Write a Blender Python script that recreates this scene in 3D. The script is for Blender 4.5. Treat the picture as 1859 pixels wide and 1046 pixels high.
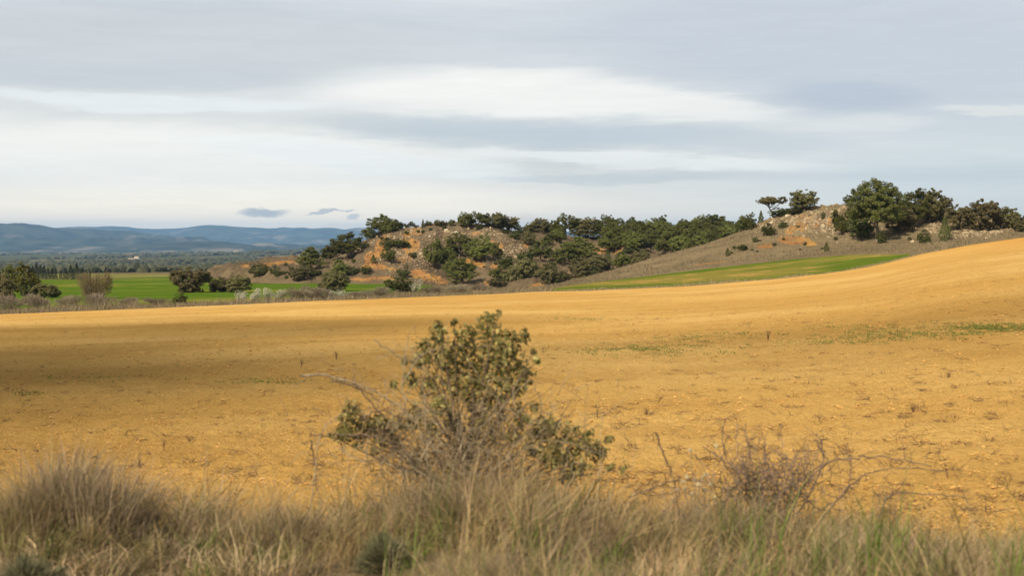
import bpy, math, random
import numpy as np
from mathutils import Vector
for o in list(bpy.data.objects): bpy.data.objects.remove(o)
R = math.radians
rng = np.random.default_rng(7)
random.seed(7)
sc = bpy.context.scene
col = sc.collection
F, CX, CY, HZ = 2582.0, 929.5, 523.0, 435.0          # focal length in photo pixels, centre, horizon row
PITCH = math.atan((CY - HZ) / F)

# ------------------------------------------------------------------ camera
cd = bpy.data.cameras.new('camera'); cam = bpy.data.objects.new('camera', cd); col.objects.link(cam)
cd.sensor_width = 36.0; cd.lens = 36.0 * F / 1859.0
cd.clip_start = 0.1; cd.clip_end = 90000
cam.location = (0, 0, 0); cam.rotation_euler = (R(90) - PITCH, 0, 0)
cd.dof.use_dof = True; cd.dof.focus_distance = 160.0; cd.dof.aperture_fstop = 3.4
sc.camera = cam

# ------------------------------------------------------------------ sun, exposure
SUN_EL, SUN_AZ = R(39), R(210)          # azimuth clockwise from +Y (view direction): behind the camera, to the left
sdir = Vector((math.sin(SUN_AZ) * math.cos(SUN_EL), math.cos(SUN_AZ) * math.cos(SUN_EL), math.sin(SUN_EL)))
sl = bpy.data.lights.new('sun', 'SUN'); sun = bpy.data.objects.new('sun', sl); col.objects.link(sun)
sl.energy = 5.0; sl.angle = R(1.3); sl.color = (1.0, 0.86, 0.64)
sun.rotation_euler = sdir.to_track_quat('Z', 'Y').to_euler()
sc.view_settings.view_transform = 'Standard'; sc.view_settings.look = 'None'
sc.view_settings.exposure = 0.38; sc.view_settings.gamma = 1.0
sc.view_settings.use_curve_mapping = False
sc.cycles.max_bounces = 5; sc.cycles.diffuse_bounces = 3; sc.cycles.transparent_max_bounces = 8
sc.cycles.volume_bounces = 0; sc.cycles.use_denoising = True

# ------------------------------------------------------------------ node helpers
def s2l(c):
    return tuple(((v / 255.0) / 12.92 if v / 255.0 <= 0.04045 else ((v / 255.0 + 0.055) / 1.055) ** 2.4) for v in c)
class NT:
    def __init__(s, tree): s.t = tree; s.n = tree.nodes; s.l = tree.links
    def new(s, typ, **kw):
        n = s.n.new(typ)
        for k, v in kw.items(): setattr(n, k, v)
        return n
    def put(s, sock, v):
        if isinstance(v, bpy.types.NodeSocket): s.l.new(v, sock)
        elif v is not None:
            if isinstance(v, (tuple, list)) and len(v) == 3 and sock.type == 'RGBA': v = (*v, 1)
            sock.default_value = v
    def math(s, op, a, b=None, c=None, clamp=False):
        n = s.new('ShaderNodeMath', operation=op); n.use_clamp = clamp
        s.put(n.inputs[0], a); s.put(n.inputs[1], b); s.put(n.inputs[2], c); return n.outputs[0]
    def mix(s, f, a, b, mode='MIX'):
        n = s.new('ShaderNodeMix', data_type='RGBA', blend_type=mode)
        s.put(n.inputs[0], f); s.put(n.inputs[6], a); s.put(n.inputs[7], b); return n.outputs[2]
    def ramp(s, v, lo, hi, a=0.0, b=1.0, smooth=True):
        n = s.new('ShaderNodeMapRange'); n.interpolation_type = 'SMOOTHSTEP' if smooth else 'LINEAR'; n.clamp = True
        s.put(n.inputs[0], v); s.put(n.inputs[1], lo); s.put(n.inputs[2], hi); s.put(n.inputs[3], a); s.put(n.inputs[4], b); return n.outputs[0]
    def noise(s, vec, scale, detail=4, rough=0.55, dist=0.0, out=0):
        n = s.new('ShaderNodeTexNoise'); s.put(n.inputs['Vector'], vec); n.inputs['Scale'].default_value = scale
        n.inputs['Detail'].default_value = detail; n.inputs['Roughness'].default_value = rough; n.inputs['Distortion'].default_value = dist
        return n.outputs[out]
    def mapv(s, vec, scale=(1, 1, 1), loc=(0, 0, 0)):
        n = s.new('ShaderNodeMapping'); s.put(n.inputs[0], vec); n.inputs['Scale'].default_value = scale; n.inputs['Location'].default_value = loc; return n.outputs[0]
    def bump(s, h, strength, dist):
        n = s.new('ShaderNodeBump'); n.inputs['Strength'].default_value = strength; n.inputs['Distance'].default_value = dist
        s.put(n.inputs['Height'], h); return n.outputs[0]

# ------------------------------------------------------------------ world: Nishita sky under a procedural deck of layered cloud
w = bpy.data.worlds.new('World'); sc.world = w; w.use_nodes = True
W = NT(w.node_tree); W.n.clear()
sky = W.new('ShaderNodeTexSky'); sky.sky_type = 'NISHITA'; sky.sun_disc = False
sky.sun_elevation = SUN_EL; sky.sun_rotation = SUN_AZ; sky.air_density = 1.0; sky.dust_density = 1.5
tc = W.new('ShaderNodeTexCoord')
sep = W.new('ShaderNodeSeparateXYZ'); W.put(sep.inputs[0], tc.outputs['Generated'])
AZ = W.math('ARCTAN2', sep.outputs[0], sep.outputs[1])
EL = W.math('ARCSINE', sep.outputs[2])
cmb = W.new('ShaderNodeCombineXYZ'); W.put(cmb.inputs[0], AZ); W.put(cmb.inputs[1], EL)
warp = W.noise(W.mapv(cmb.outputs[0], (5, 22, 1)), 1.0, 3)
warp2 = W.noise(W.mapv(cmb.outputs[0], (10, 80, 1), (3, 1, 0)), 1.0, 7, 0.68, 0.4)
ELw = W.math('ADD', EL, W.math('MULTIPLY', W.math('SUBTRACT', warp, 0.5), 0.016))
ELw = W.math('ADD', ELw, W.math('MULTIPLY', W.math('SUBTRACT', warp2, 0.5), 0.017))
AZw = W.math('ADD', AZ, W.math('MULTIPLY', W.math('SUBTRACT', warp2, 0.5), 0.05))
def blob(px, py, rx, ry, slope=0.0, inner=0.25, az=None, el=None):
    """soft elliptical cloud patch at a sky direction; slope tilts it"""
    a0, e0 = math.atan((px - CX) / F), math.atan((HZ - py) / F)
    da = W.math('SUBTRACT', az or AZw, a0); de = W.math('SUBTRACT', el or ELw, e0)
    if slope: de = W.math('SUBTRACT', de, W.math('MULTIPLY', da, slope))
    q = W.math('ADD', W.math('POWER', W.math('ABSOLUTE', W.math('DIVIDE', da, rx / F)), 2.0), W.math('POWER', W.math('ABSOLUTE', W.math('DIVIDE', de, ry / F)), 2.0))
    return W.ramp(q, inner, 1.0, 1.0, 0.0)
# vertical gradient of the deck
g1 = W.ramp(EL, 0.0, 0.16)
c = W.mix(g1, s2l((250, 248, 238)), s2l((216, 221, 227)))
lowglow = W.ramp(EL, 0.045, 0.0)
c = W.mix(W.math('MULTIPLY', W.ramp(AZ, 0.02, 0.30), W.ramp(EL, 0.19, 0.02)), c, s2l((222, 230, 232)))
c = W.mix(W.ramp(EL, 0.14, 0.9), c, s2l((166, 166, 165)))
# long soft streaks
st = W.noise(W.mapv(cmb.outputs[0], (2.2, 26, 1), (7, 2, 0)), 1.0, 5, 0.55, 0.3)
c = W.mix(W.math('MULTIPLY', W.ramp(st, 0.50, 0.72), 0.55), c, s2l((240, 241, 240)))
c = W.mix(W.math('MULTIPLY', W.ramp(st, 0.47, 0.28), 0.5), c, s2l((193, 201, 209)))
def patch(colr, amt, *a, **k):
    global c
    c = W.mix(W.math('MULTIPLY', blob(*a, **k), amt), c, s2l(colr))
patch((203, 210, 220), .85, 1560, 90, 640, 190, slope=-0.12, inner=.1)
patch((211, 216, 219), .75, 240, 95, 720, 85, slope=0.0, inner=.2)
patch((206, 213, 218), .7, 120, 150, 560, 34, slope=0.02, inner=.2)
patch((262, 261, 254), .9, 250, 290, 760, 75, slope=-0.02, inner=.15)
patch((246, 250, 252), .8, 300, 196, 420, 18, inner=.2)
patch((257, 256, 251), .92, 960, 180, 470, 62, slope=-0.05, inner=.02)
patch((252, 251, 247), .8, 1250, 195, 230, 34, slope=-0.12, inner=.0)
patch((257, 256, 251), .85, 820, 158, 340, 28, slope=0.10, inner=.0)
patch((203, 212, 219), .95, 960, 240, 520, 38, slope=-0.02, inner=.0)
patch((205, 213, 221), .6, 1250, 255, 360, 26, slope=-.06, inner=.2)
patch((252, 254, 252), .8, 1150, 290, 420, 18, slope=-0.05, inner=.2)
patch((254, 256, 254), .85, 650, 290, 420, 26, slope=-0.10, inner=.2)
patch((233, 236, 236), .75, 1560, 236, 150, 18, slope=0.04, inner=.2)
patch((236, 237, 235), .8, 1800, 212, 120, 13, slope=-0.03, inner=.2)
patch((190, 199, 213), .75, 1540, 180, 170, 40, slope=-.06, inner=.1)
patch((199, 209, 214), .55, 1100, 322, 260, 13, inner=.2)
patch((272, 268, 255), .85, 420, 375, 760, 60, inner=.1)
small = W.noise(W.mapv(cmb.outputs[0], (75, 200, 1)), 1.0, 5, 0.65)
ELs = W.math('ADD', EL, W.math('MULTIPLY', W.math('SUBTRACT', small, 0.5), 0.0085))
patch((176, 186, 198), .95, 478, 387, 56, 10, inner=.05, az=AZ, el=ELs)
patch((182, 191, 201), .85, 590, 384.5, 38, 3.4, slope=0.08, inner=.3, az=AZ, el=ELs)
patch((186, 195, 204), .8, 632, 381, 20, 2.6, slope=0.05, inner=.3, az=AZ, el=ELs)
patch((198, 205, 211), .8, 641, 394, 15, 7, slope=0.2, inner=.2, az=AZ, el=ELs)
patch((248, 244, 232), .7, 640, 412, 70, 9, inner=.1, az=AZ, el=ELs)
patch((243, 232, 222), .6, 950, 400, 50, 14, inner=.1, az=AZ, el=ELs)
c = W.mix(lowglow, c, W.mix(1.0, c, (1.62, 1.38, 1.09), 'MULTIPLY'))
fib = W.noise(W.mapv(cmb.outputs[0], (14, 150, 1), (1, 5, 0)), 1.0, 8, 0.7, 0.6)
fb = W.ramp(fib, .25, .75, .955, 1.045, False)
cf = W.new('ShaderNodeCombineXYZ'); [W.put(cf.inputs[k], fb) for k in range(3)]
c = W.mix(1.0, c, cf.outputs[0], 'MULTIPLY')
deck = W.mix(1.0, c, (7.85, 7.75, 7.6), 'MULTIPLY')
fin = W.mix(0.93, sky.outputs[0], deck)
bg = W.new('ShaderNodeBackground'); W.put(bg.inputs[0], fin); bg.inputs[1].default_value = 0.1
wo = W.new('ShaderNodeOutputWorld'); W.l.new(bg.outputs[0], wo.inputs[0])

# ------------------------------------------------------------------ geometry helpers
def zpy(py, d):
    """height of the photo row py at ground distance d"""
    ww = (CY - np.asarray(py, float)) / F
    return d * (ww * math.cos(PITCH) - math.sin(PITCH)) / (math.cos(PITCH) + ww * math.sin(PITCH))
def pyz(z, d):
    t = np.asarray(z, float) / d
    ww = (t * math.cos(PITCH) + math.sin(PITCH)) / (math.cos(PITCH) - t * math.sin(PITCH))
    return CY - ww * F
def P(px, py, d):
    ww = (CY - py) / F
    return np.array([(px - CX) / F * d / (math.cos(PITCH) + ww * math.sin(PITCH)), d, float(zpy(py, d))])
def h2(ix, iy, s):
    n = np.sin(ix * 127.1 + iy * 311.7 + s * 74.7) * 43758.5453
    return n - np.floor(n)
def vnoise(x, y, s=0):
    ix, iy = np.floor(x), np.floor(y); fx, fy = x - ix, y - iy
    ux, uy = fx * fx * (3 - 2 * fx), fy * fy * (3 - 2 * fy)
    return ((h2(ix, iy, s) * (1 - ux) + h2(ix + 1, iy, s) * ux) * (1 - uy) + (h2(ix, iy + 1, s) * (1 - ux) + h2(ix + 1, iy + 1, s) * ux) * uy) * 2 - 1
def fbm(x, y, o=4, s=0, g=.5):
    r, a = 0, 1.0
    for k in range(o): r = r + a * vnoise(x * 2 ** k + 17.3 * k, y * 2 ** k + 9.1 * k, s + k); a *= g
    return r
def mesh_np(name, V, faces, mats=(), smooth=False, color=None, fattr=None):
    """faces: list of (M,k) index arrays"""
    me = bpy.data.meshes.new(name)
    V = np.asarray(V, np.float32)
    if not isinstance(faces, (list, tuple)): faces = [faces]
    loops = np.concatenate([f.ravel() for f in faces]).astype(np.int32)
    tot = np.concatenate([np.full(len(f), f.shape[1]) for f in faces]).astype(np.int32)
    st_ = np.concatenate([[0], np.cumsum(tot)[:-1]]).astype(np.int32)
    me.vertices.add(len(V)); me.vertices.foreach_set('co', V.ravel())
    me.loops.add(len(loops)); me.loops.foreach_set('vertex_index', loops)
    me.polygons.add(len(tot)); me.polygons.foreach_set('loop_start', st_); me.polygons.foreach_set('loop_total', tot)
    me.polygons.foreach_set('use_smooth', np.full(len(tot), smooth))
    if color is not None:
        a = me.color_attributes.new('tint', 'FLOAT_COLOR', 'POINT')
        a.data.foreach_set('color', np.concatenate([np.asarray(color, np.float32), np.ones((len(V), 1), np.float32)], 1).ravel())
    if fattr:
        for k, v in fattr.items():
            a = me.attributes.new(k, 'FLOAT', 'POINT'); a.data.foreach_set('value', np.asarray(v, np.float32))
    for m in mats: me.materials.append(m)
    me.update(calc_edges=True); me.validate()
    return me
def obj(name, me, parent=None, loc=None):
    o = bpy.data.objects.new(name, me); col.objects.link(o)
    if parent is not None: o.parent = parent
    if loc is not None: o.location = loc
    return o
def tag(o, label=None, cat=None, group=None, kind=None):
    if label: o['label'] = label
    if cat: o['category'] = cat
    if group: o['group'] = group
    if kind: o['kind'] = kind
    return o
def empty(name, loc):
    o = bpy.data.objects.new(name, None); col.objects.link(o); o.location = loc; o.empty_display_size = .2; return o
def gridfaces(nu, nv):
    i = np.arange(nu - 1)[:, None] * nv + np.arange(nv - 1)[None, :]
    return np.stack([i, i + nv, i + nv + 1, i + 1], -1).reshape(-1, 4)
def smooth1(a, k, axis):
    if k < 1: return a
    pad = [(0, 0)] * a.ndim; pad[axis] = (k, k)
    b = np.pad(a, pad, mode='edge'); r = 0
    for i in range(2 * k + 1): r = r + np.take(b, range(i, i + a.shape[axis]), axis)
    return r / (2 * k + 1)
def merge(parts):
    V, FF, n = [], {}, 0
    for v, f in parts:
        V.append(v)
        for ff in (f if isinstance(f, (list, tuple)) else [f]): FF.setdefault(ff.shape[1], []).append(ff + n)
        n += len(v)
    return np.concatenate(V), [np.concatenate(x) for x in FF.values()]
def tube(pts, rad, n=6):
    pts = np.asarray(pts, float); rad = np.broadcast_to(np.asarray(rad, float), (len(pts),))
    t = np.gradient(pts, axis=0); t /= np.linalg.norm(t, axis=1)[:, None] + 1e-9
    ref = np.array([0, 0, 1.]) if abs(t[:, 2]).mean() < .8 else np.array([1., 0, 0])
    a = np.cross(t, ref); a /= np.linalg.norm(a, axis=1)[:, None] + 1e-9; b = np.cross(t, a)
    th = np.arange(n) * 2 * math.pi / n
    V = (pts[:, None] + rad[:, None, None] * (a[:, None] * np.cos(th)[None, :, None] + b[:, None] * np.sin(th)[None, :, None])).reshape(-1, 3)
    i = np.arange(len(pts) - 1)[:, None] * n; j = np.arange(n)[None]; k = (j + 1) % n
    Fq = np.stack([i + j, i + k, i + n + k, i + n + j], -1).reshape(-1, 4)
    return V, Fq
def spline(pts, n=12):
    pts = np.asarray(pts, float); p = np.concatenate([[2 * pts[0] - pts[1]], pts, [2 * pts[-1] - pts[-2]]]); out = []
    for i in range(len(pts) - 1):
        t = np.linspace(0, 1, n, endpoint=False)[:, None]; a, b, c_, d_ = p[i:i + 4]
        out.append(.5 * (2 * b + (c_ - a) * t + (2 * a - 5 * b + 4 * c_ - d_) * t ** 2 + (3 * b - a - 3 * c_ + d_) * t ** 3))
    out.append(pts[-1:]); return np.concatenate(out)

# ------------------------------------------------------------------ materials
MATS = {}
def material(name, rough=0.9):
    m = bpy.data.materials.new(name); m.use_nodes = True; T = NT(m.node_tree); T.n.clear()
    out = T.new('ShaderNodeOutputMaterial'); b = T.new('ShaderNodeBsdfPrincipled'); b.inputs['Roughness'].default_value = rough
    b.inputs['Specular IOR Level'].default_value = 0.15 if rough < .8 else 0.0
    T.l.new(b.outputs[0], out.inputs[0]); T.bsdf = b; T.out = out; T.m = m; MATS[name] = m
    T.pos = T.new('ShaderNodeNewGeometry').outputs['Position']
    return T
def attr(T, name, o=2):
    n = T.new('ShaderNodeAttribute'); n.attribute_name = name; return n.outputs[o]
# soil of the ploughed field
T = material('ochre_soil', 0.95)
n1 = T.noise(T.pos, 0.05, 4); n2 = T.noise(T.pos, 0.9, 5, .6); n3 = T.noise(T.pos, 9.0, 4, .65)
c0 = T.mix(T.ramp(n1, .38, .62), (.575, .345, .102), (.665, .432, .152))
c0 = T.mix(T.math('MULTIPLY', T.ramp(T.noise(T.mapv(T.pos, (.05, .22, 0)), 1.0, 5, .6), .46, .62), .34), c0, (.43, .245, .07))
c0 = T.mix(T.math('MULTIPLY', T.ramp(n2, .5, .72), .4), c0, (.43, .235, .075))
c0 = T.mix(T.math('MULTIPLY', T.ramp(n3, .55, .75), .45), c0, (.60, .40, .16))
c0 = T.mix(T.math('MULTIPLY', T.ramp(n3, .45, .30), .5), c0, (.33, .18, .05))
sx_ = T.new('ShaderNodeSeparateXYZ'); T.put(sx_.inputs[0], T.pos)
c0 = T.mix(T.math('MULTIPLY', T.ramp(T.math('ADD', sx_.outputs[0], T.math('MULTIPLY', n1, 16.0)), 38, 66), .75), c0, (.56, .285, .066))
T.put(T.bsdf.inputs['Base Color'], c0)
hh = T.math('ADD', T.noise(T.pos, 26, 4, .7), T.math('MULTIPLY', T.noise(T.pos, 5, 4, .65), 1.6))
T.put(T.bsdf.inputs['Normal'], T.bump(hh, 1.0, 0.07))
T = material('soil_clod', 0.95)
ri = T.new('ShaderNodeNewGeometry').outputs['Random Per Island']
T.put(T.bsdf.inputs['Base Color'], T.mix(ri, (.38, .21, .062), (.57, .35, .125)))
T.put(T.bsdf.inputs['Normal'], T.bump(T.noise(T.pos, 60, 3), .5, .01))
# green crop
def crop(name, ga, gb, ye, soil, thr):
    T = material(name, 0.9)
    a = T.noise(T.mapv(T.pos, (.02, .05, 0)), 1.0, 5, .6); b = T.noise(T.pos, .35, 4, .65); f = T.noise(T.pos, 5, 3)
    cc = T.mix(T.ramp(b, .3, .7), ga, gb)
    cc = T.mix(T.math('MULTIPLY', T.ramp(a, thr, thr + .12), .8), cc, ye)
    cc = T.mix(T.math('MULTIPLY', T.math('MULTIPLY', T.ramp(a, thr + .05, thr + .13), T.ramp(b, .52, .62)), .85), cc, soil)
    sp_ = T.new('ShaderNodeSeparateXYZ'); T.put(sp_.inputs[0], T.pos)
    ln_ = T.math('ADD', T.math('ADD', T.math('MULTIPLY', sp_.outputs[0], .62), T.math('MULTIPLY', sp_.outputs[1], .78)), T.math('MULTIPLY', b, 1.2))
    tw_ = T.math('PINGPONG', ln_, 7.0)
    cc = T.mix(T.math('MULTIPLY', T.ramp(tw_, .7, .2), .25), cc, soil)
    cc = T.mix(T.math('MULTIPLY', T.ramp(T.math('PINGPONG', ln_, 1.1), .3, .8), .16), cc, (.03, .05, .01))
    cc = T.mix(T.math('MULTIPLY', T.ramp(f, .35, .65), .35), cc, (.04, .07, .012))
    T.put(T.bsdf.inputs['Base Color'], cc); T.put(T.bsdf.inputs['Normal'], T.bump(f, .6, .1))
crop('green_crop', (.064, .122, .010), (.092, .155, .014), (.20, .20, .035), (.42, .27, .10), .51)
crop('far_meadow', (.16, .165, .045), (.20, .19, .06), (.24, .20, .08), (.30, .22, .10), .5)
crop('crop_strip', (.080, .122, .012), (.112, .155, .018), (.25, .20, .048), (.42, .26, .08), .48)
# dry scrub ground with ochre scars (scar weight stored per vertex)
def scrub(name, ca, cb, cc_, orange=True, sc_=1.0):
    T = material(name, 0.95)
    a = T.noise(T.pos, .11 * sc_, 5, .6); b = T.noise(T.pos, .8 * sc_, 5, .7); f = T.noise(T.pos, 3.2 * sc_, 4, .7)
    x = T.mix(T.ramp(a, .35, .65), ca, cb)
    x = T.mix(T.math('MULTIPLY', T.ramp(b, .52, .70), .7), x, cc_)
    x = T.mix(T.math('MULTIPLY', T.ramp(f, .50, .30), .55), x, (.055, .045, .028))
    if orange:
        sr = attr(T, 'scar'); e = T.math('ADD', sr, T.math('MULTIPLY', T.math('SUBTRACT', T.noise(T.mapv(T.pos, (.55, .16, .3)), 1.0, 6, .72), .5), 2.2))
        o1 = T.mix(T.ramp(T.noise(T.pos, .35, 3), .4, .6), (.36, .18, .075), (.44, .255, .085))
        o1 = T.mix(T.math('MULTIPLY', T.ramp(f, .5, .3), .5), o1, (.24, .12, .05))
        x = T.mix(T.math('MULTIPLY', T.ramp(e, .57, .70), T.ramp(sr, .05, .35)), x, o1)
        rk = attr(T, 'rocky'); v = T.new('ShaderNodeTexVoronoi'); T.put(v.inputs['Vector'], T.pos); v.inputs['Scale'].default_value = .9
        rm = T.math('MULTIPLY', T.ramp(T.noise(T.pos, 1.1, 4, .7), .52, .60), rk)
        x = T.mix(T.math('MULTIPLY', rm, .45), x, T.mix(v.outputs['Color'], (.27, .20, .125), (.36, .28, .18)))
    T.put(T.bsdf.inputs['Base Color'], x)
    T.put(T.bsdf.inputs['Normal'], T.bump(T.math('ADD', f, T.math('MULTIPLY', b, 2.0)), .9, .35))
scrub('hill_scrub', (.145, .108, .068), (.20, .15, .092), (.255, .20, .125))
scrub('slope_grass', (.20, .155, .092), (.265, .205, .12), (.31, .25, .155))
scrub('plain_scrub', (.15, .125, .065), (.21, .16, .085), (.12, .13, .045), False)
# valley floor: woods with clearings
T = material('valley_floor', .95)
a = T.noise(T.mapv(T.pos, (.0026, .0011, 0), (3.3, 1.2, 0)), 1.0, 5, .55); b = T.noise(T.pos, .02, 5, .7); e = T.noise(T.mapv(T.pos, (.008, .003, 0)), 1.0, 3)
x = T.mix(T.ramp(b, .35, .65), (.050, .060, .034), (.095, .10, .055))
fields = T.mix(T.ramp(e, .40, .6), (.20, .155, .10), (.36, .21, .12)); fields = T.mix(T.ramp(e, .62, .68), fields, (.12, .14, .05))
x = T.mix(T.math('MULTIPLY', T.ramp(a, .54, .60), .85), x, fields)
T.put(T.bsdf.inputs['Base Color'], x)
T = material('mountain_slope', .95)
a = T.noise(T.mapv(T.pos, (.0028, .0010, .012)), 1.0, 8, .68); b = T.noise(T.pos, .006, 5, .7)
x = T.mix(T.ramp(b, .35, .65), (.012, .022, .016), (.060, .068, .046))
x = T.mix(T.math('MULTIPLY', T.ramp(a, .54, .63), .75), x, (.20, .17, .135))
T.put(T.bsdf.inputs['Base Color'], x)
# bank earth
T = material('bank_earth', .95)
T.put(T.bsdf.inputs['Base Color'], T.mix(T.ramp(T.noise(T.pos, 4, 5, .7), .35, .65), (.11, .085, .05), (.19, .145, .085)))
T.put(T.bsdf.inputs['Normal'], T.bump(T.noise(T.pos, 25, 4), .8, .04))
# foliage
def leafmat(name, ca, cb, cc_=None, trans=.25, rough=.6, objvar=.35):
    T = material(name, rough)
    ri = T.new('ShaderNodeNewGeometry').outputs['Random Per Island']
    x = T.mix(ri, ca, cb)
    if cc_: x = T.mix(T.ramp(ri, .86, .93), x, cc_)
    oi = T.new('ShaderNodeObjectInfo').outputs['Random']
    hs = T.new('ShaderNodeHueSaturation'); T.put(hs.inputs['Color'], x)
    T.put(hs.inputs['Value'], T.ramp(oi, 0, 1, 1 - objvar, 1 + objvar, False)); T.put(hs.inputs['Hue'], T.ramp(oi, 0, 1, .487, .513, False))
    x = hs.outputs[0]
    T.put(T.bsdf.inputs['Base Color'], x)
    tr = T.new('ShaderNodeBsdfTranslucent'); T.put(tr.inputs[0], x)
    ms = T.new('ShaderNodeMixShader'); ms.inputs[0].default_value = trans
    T.l.new(T.bsdf.outputs[0], ms.inputs[1]); T.l.new(tr.outputs[0], ms.inputs[2]); T.l.new(ms.outputs[0], T.out.inputs[0])
leafmat('pine_needles', (.115, .130, .036), (.22, .23, .067), trans=.5)
leafmat('pine_needles_dark', (.092, .103, .031), (.18, .188, .057), trans=.48)
leafmat('pine_needles_yellow', (.11, .12, .025), (.22, .21, .05), trans=.35)
leafmat('oak_leaves', (.118, .112, .046), (.23, .21, .095), objvar=.25, trans=.48)
leafmat('oak_leaves_brown', (.12, .106, .049), (.23, .195, .098), objvar=.2, trans=.48)
leafmat('juniper_leaves', (.072, .086, .027), (.140, .150, .048), objvar=.25, trans=.42)
leafmat('cypress_leaves', (.016, .024, .012), (.034, .042, .020), trans=.1, objvar=.2)
leafmat('bare_twigs', (.16, .125, .065), (.25, .20, .10), objvar=.1)
leafmat('grey_twigs', (.17, .135, .095), (.27, .22, .16), objvar=.2)
leafmat('blossom', (.30, .29, .20), (.66, .64, .54), (.15, .14, .07), objvar=.05)
leafmat('kermes_leaves', (.115, .108, .032), (.235, .212, .075), (.43, .38, .15), trans=.22, rough=.5, objvar=0)
leafmat('cushion_leaves', (.105, .108, .058), (.19, .185, .105), objvar=.1)
leafmat('far_wood', (.046, .056, .032), (.095, .10, .058), objvar=0)
leafmat('weed_green', (.11, .14, .025), (.22, .23, .06), objvar=0)
leafmat('weed_dry', (.12, .078, .040), (.24, .16, .085), objvar=.2)
T = material('grass_blade', .75)
tn = attr(T, 'tint', 0)
T.put(T.bsdf.inputs['Base Color'], tn)
tr = T.new('ShaderNodeBsdfTranslucent'); T.put(tr.inputs[0], tn); ms = T.new('ShaderNodeMixShader'); ms.inputs[0].default_value = .25
T.l.new(T.bsdf.outputs[0], ms.inputs[1]); T.l.new(tr.outputs[0], ms.inputs[2]); T.l.new(ms.outputs[0], T.out.inputs[0])
def barkmat(name, ca, cb, scale=6):
    T = material(name, .9)
    n = T.noise(T.mapv(T.pos, (1, 1, .35)), scale, 4, .7)
    T.put(T.bsdf.inputs['Base Color'], T.mix(T.ramp(n, .35, .65), ca, cb)); T.put(T.bsdf.inputs['Normal'], T.bump(n, .7, .03))
barkmat('bark', (.10, .075, .055), (.22, .18, .14))
barkmat('stem_bark', (.10, .07, .05), (.19, .14, .105), 40)
barkmat('bramble_cane', (.12, .086, .066), (.225, .168, .13), 30)
barkmat('dark_twig', (.125, .094, .058), (.25, .195, .125), 30)
barkmat('dry_cane', (.20, .16, .105), (.36, .295, .205), 30)
T = material('limestone', .9)
n = T.noise(T.pos, 1.6, 5, .65)
T.put(T.bsdf.inputs['Base Color'], T.mix(T.ramp(n, .35, .65), (.34, .27, .18), (.52, .45, .34))); T.put(T.bsdf.inputs['Normal'], T.bump(n, .8, .2))
T = material('stone_scatter', .9)
ri = T.new('ShaderNodeNewGeometry').outputs['Random Per Island']
T.put(T.bsdf.inputs['Base Color'], T.mix(ri, (.15, .115, .07), (.37, .295, .20)))
T = material('house_wall', .9); T.put(T.bsdf.inputs['Base Color'], T.mix(T.noise(T.pos, .4, 3), (.55, .50, .42), (.68, .63, .55)))
T = material('house_roof', .9); T.put(T.bsdf.inputs['Base Color'], T.mix(T.noise(T.pos, .8, 3), (.27, .20, .145), (.34, .26, .19)))
T = material('house_glass', .3); T.put(T.bsdf.inputs['Base Color'], (.04, .05, .06))

# ------------------------------------------------------------------ terrain lofts
class Surf:
    def __init__(s, px, D, Z): s.px, s.D, s.Z = px, D, Z
    def col(s, px):
        i = np.clip(np.searchsorted(s.px, px) - 1, 0, len(s.px) - 2); t = np.clip((px - s.px[i]) / (s.px[i + 1] - s.px[i]), 0, 1)
        return s.D[i] * (1 - t) + s.D[i + 1] * t, s.Z[i] * (1 - t) + s.Z[i + 1] * t
    def zat(s, px, d):
        D, Z = s.col(px); return np.interp(d, D, Z)
    def zxy(s, x, y): return s.zat(x / y * F + CX, y)
    def hit(s, px, py):
        """first ground point met by the direction (px, py)"""
        D, Z = s.col(px); Y = pyz(Z, D)
        k = np.nonzero(Y <= py)[0]
        i = int(k[0]) if len(k) else int(np.argmin(Y))
        if i > 0 and Y[i] <= py:
            t = (Y[i - 1] - py) / (Y[i - 1] - Y[i] + 1e-9); d = D[i - 1] + (D[i] - D[i - 1]) * t
        else: d = D[i]
        return np.array([(px - CX) / F * d, d, np.interp(d, D, Z)])
def xy(px, D): return (px[:, None] - CX) / F * D
def crv(px, pts, k=2):
    p = np.array(pts, float); v = np.interp(px, p[:, 0], p[:, 1]); return smooth1(v, k, 0)
def loft(px, lines, seg, ks=2, kv=2):
    """lines: list of (d(px), z(px)); seg: subdivisions between them (log spacing in d)"""
    D, Z = [], []
    for i in range(len(lines) - 1):
        t = np.linspace(0, 1, seg[i], endpoint=(i == len(lines) - 2))[None, :]
        d0, z0 = lines[i]; d1, z1 = lines[i + 1]
        dd = d0[:, None] * (d1 / d0)[:, None] ** t
        D.append(dd); Z.append(z0[:, None] + (z1 - z0)[:, None] * (dd - d0[:, None]) / (d1 - d0)[:, None])
    D = np.concatenate(D, 1); Z = np.concatenate(Z, 1)
    Zs = smooth1(smooth1(Z, kv, 1), ks, 0); Zs[:, 0] = Z[:, 0]; return D, Zs
def sheet(name, px, D, Z, matn, kind='structure', fattr=None, smooth=True):
    V = np.stack([xy(px, D), D, Z], -1).reshape(-1, 3)
    fa = {k: v.ravel() for k, v in fattr.items()} if fattr else None
    me = mesh_np(name, V, gridfaces(*D.shape)[:, ::-1] if False else gridfaces(*D.shape), [MATS[matn]], smooth, fattr=fa)
    o = obj(name, me); o['kind'] = kind; return o

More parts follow.
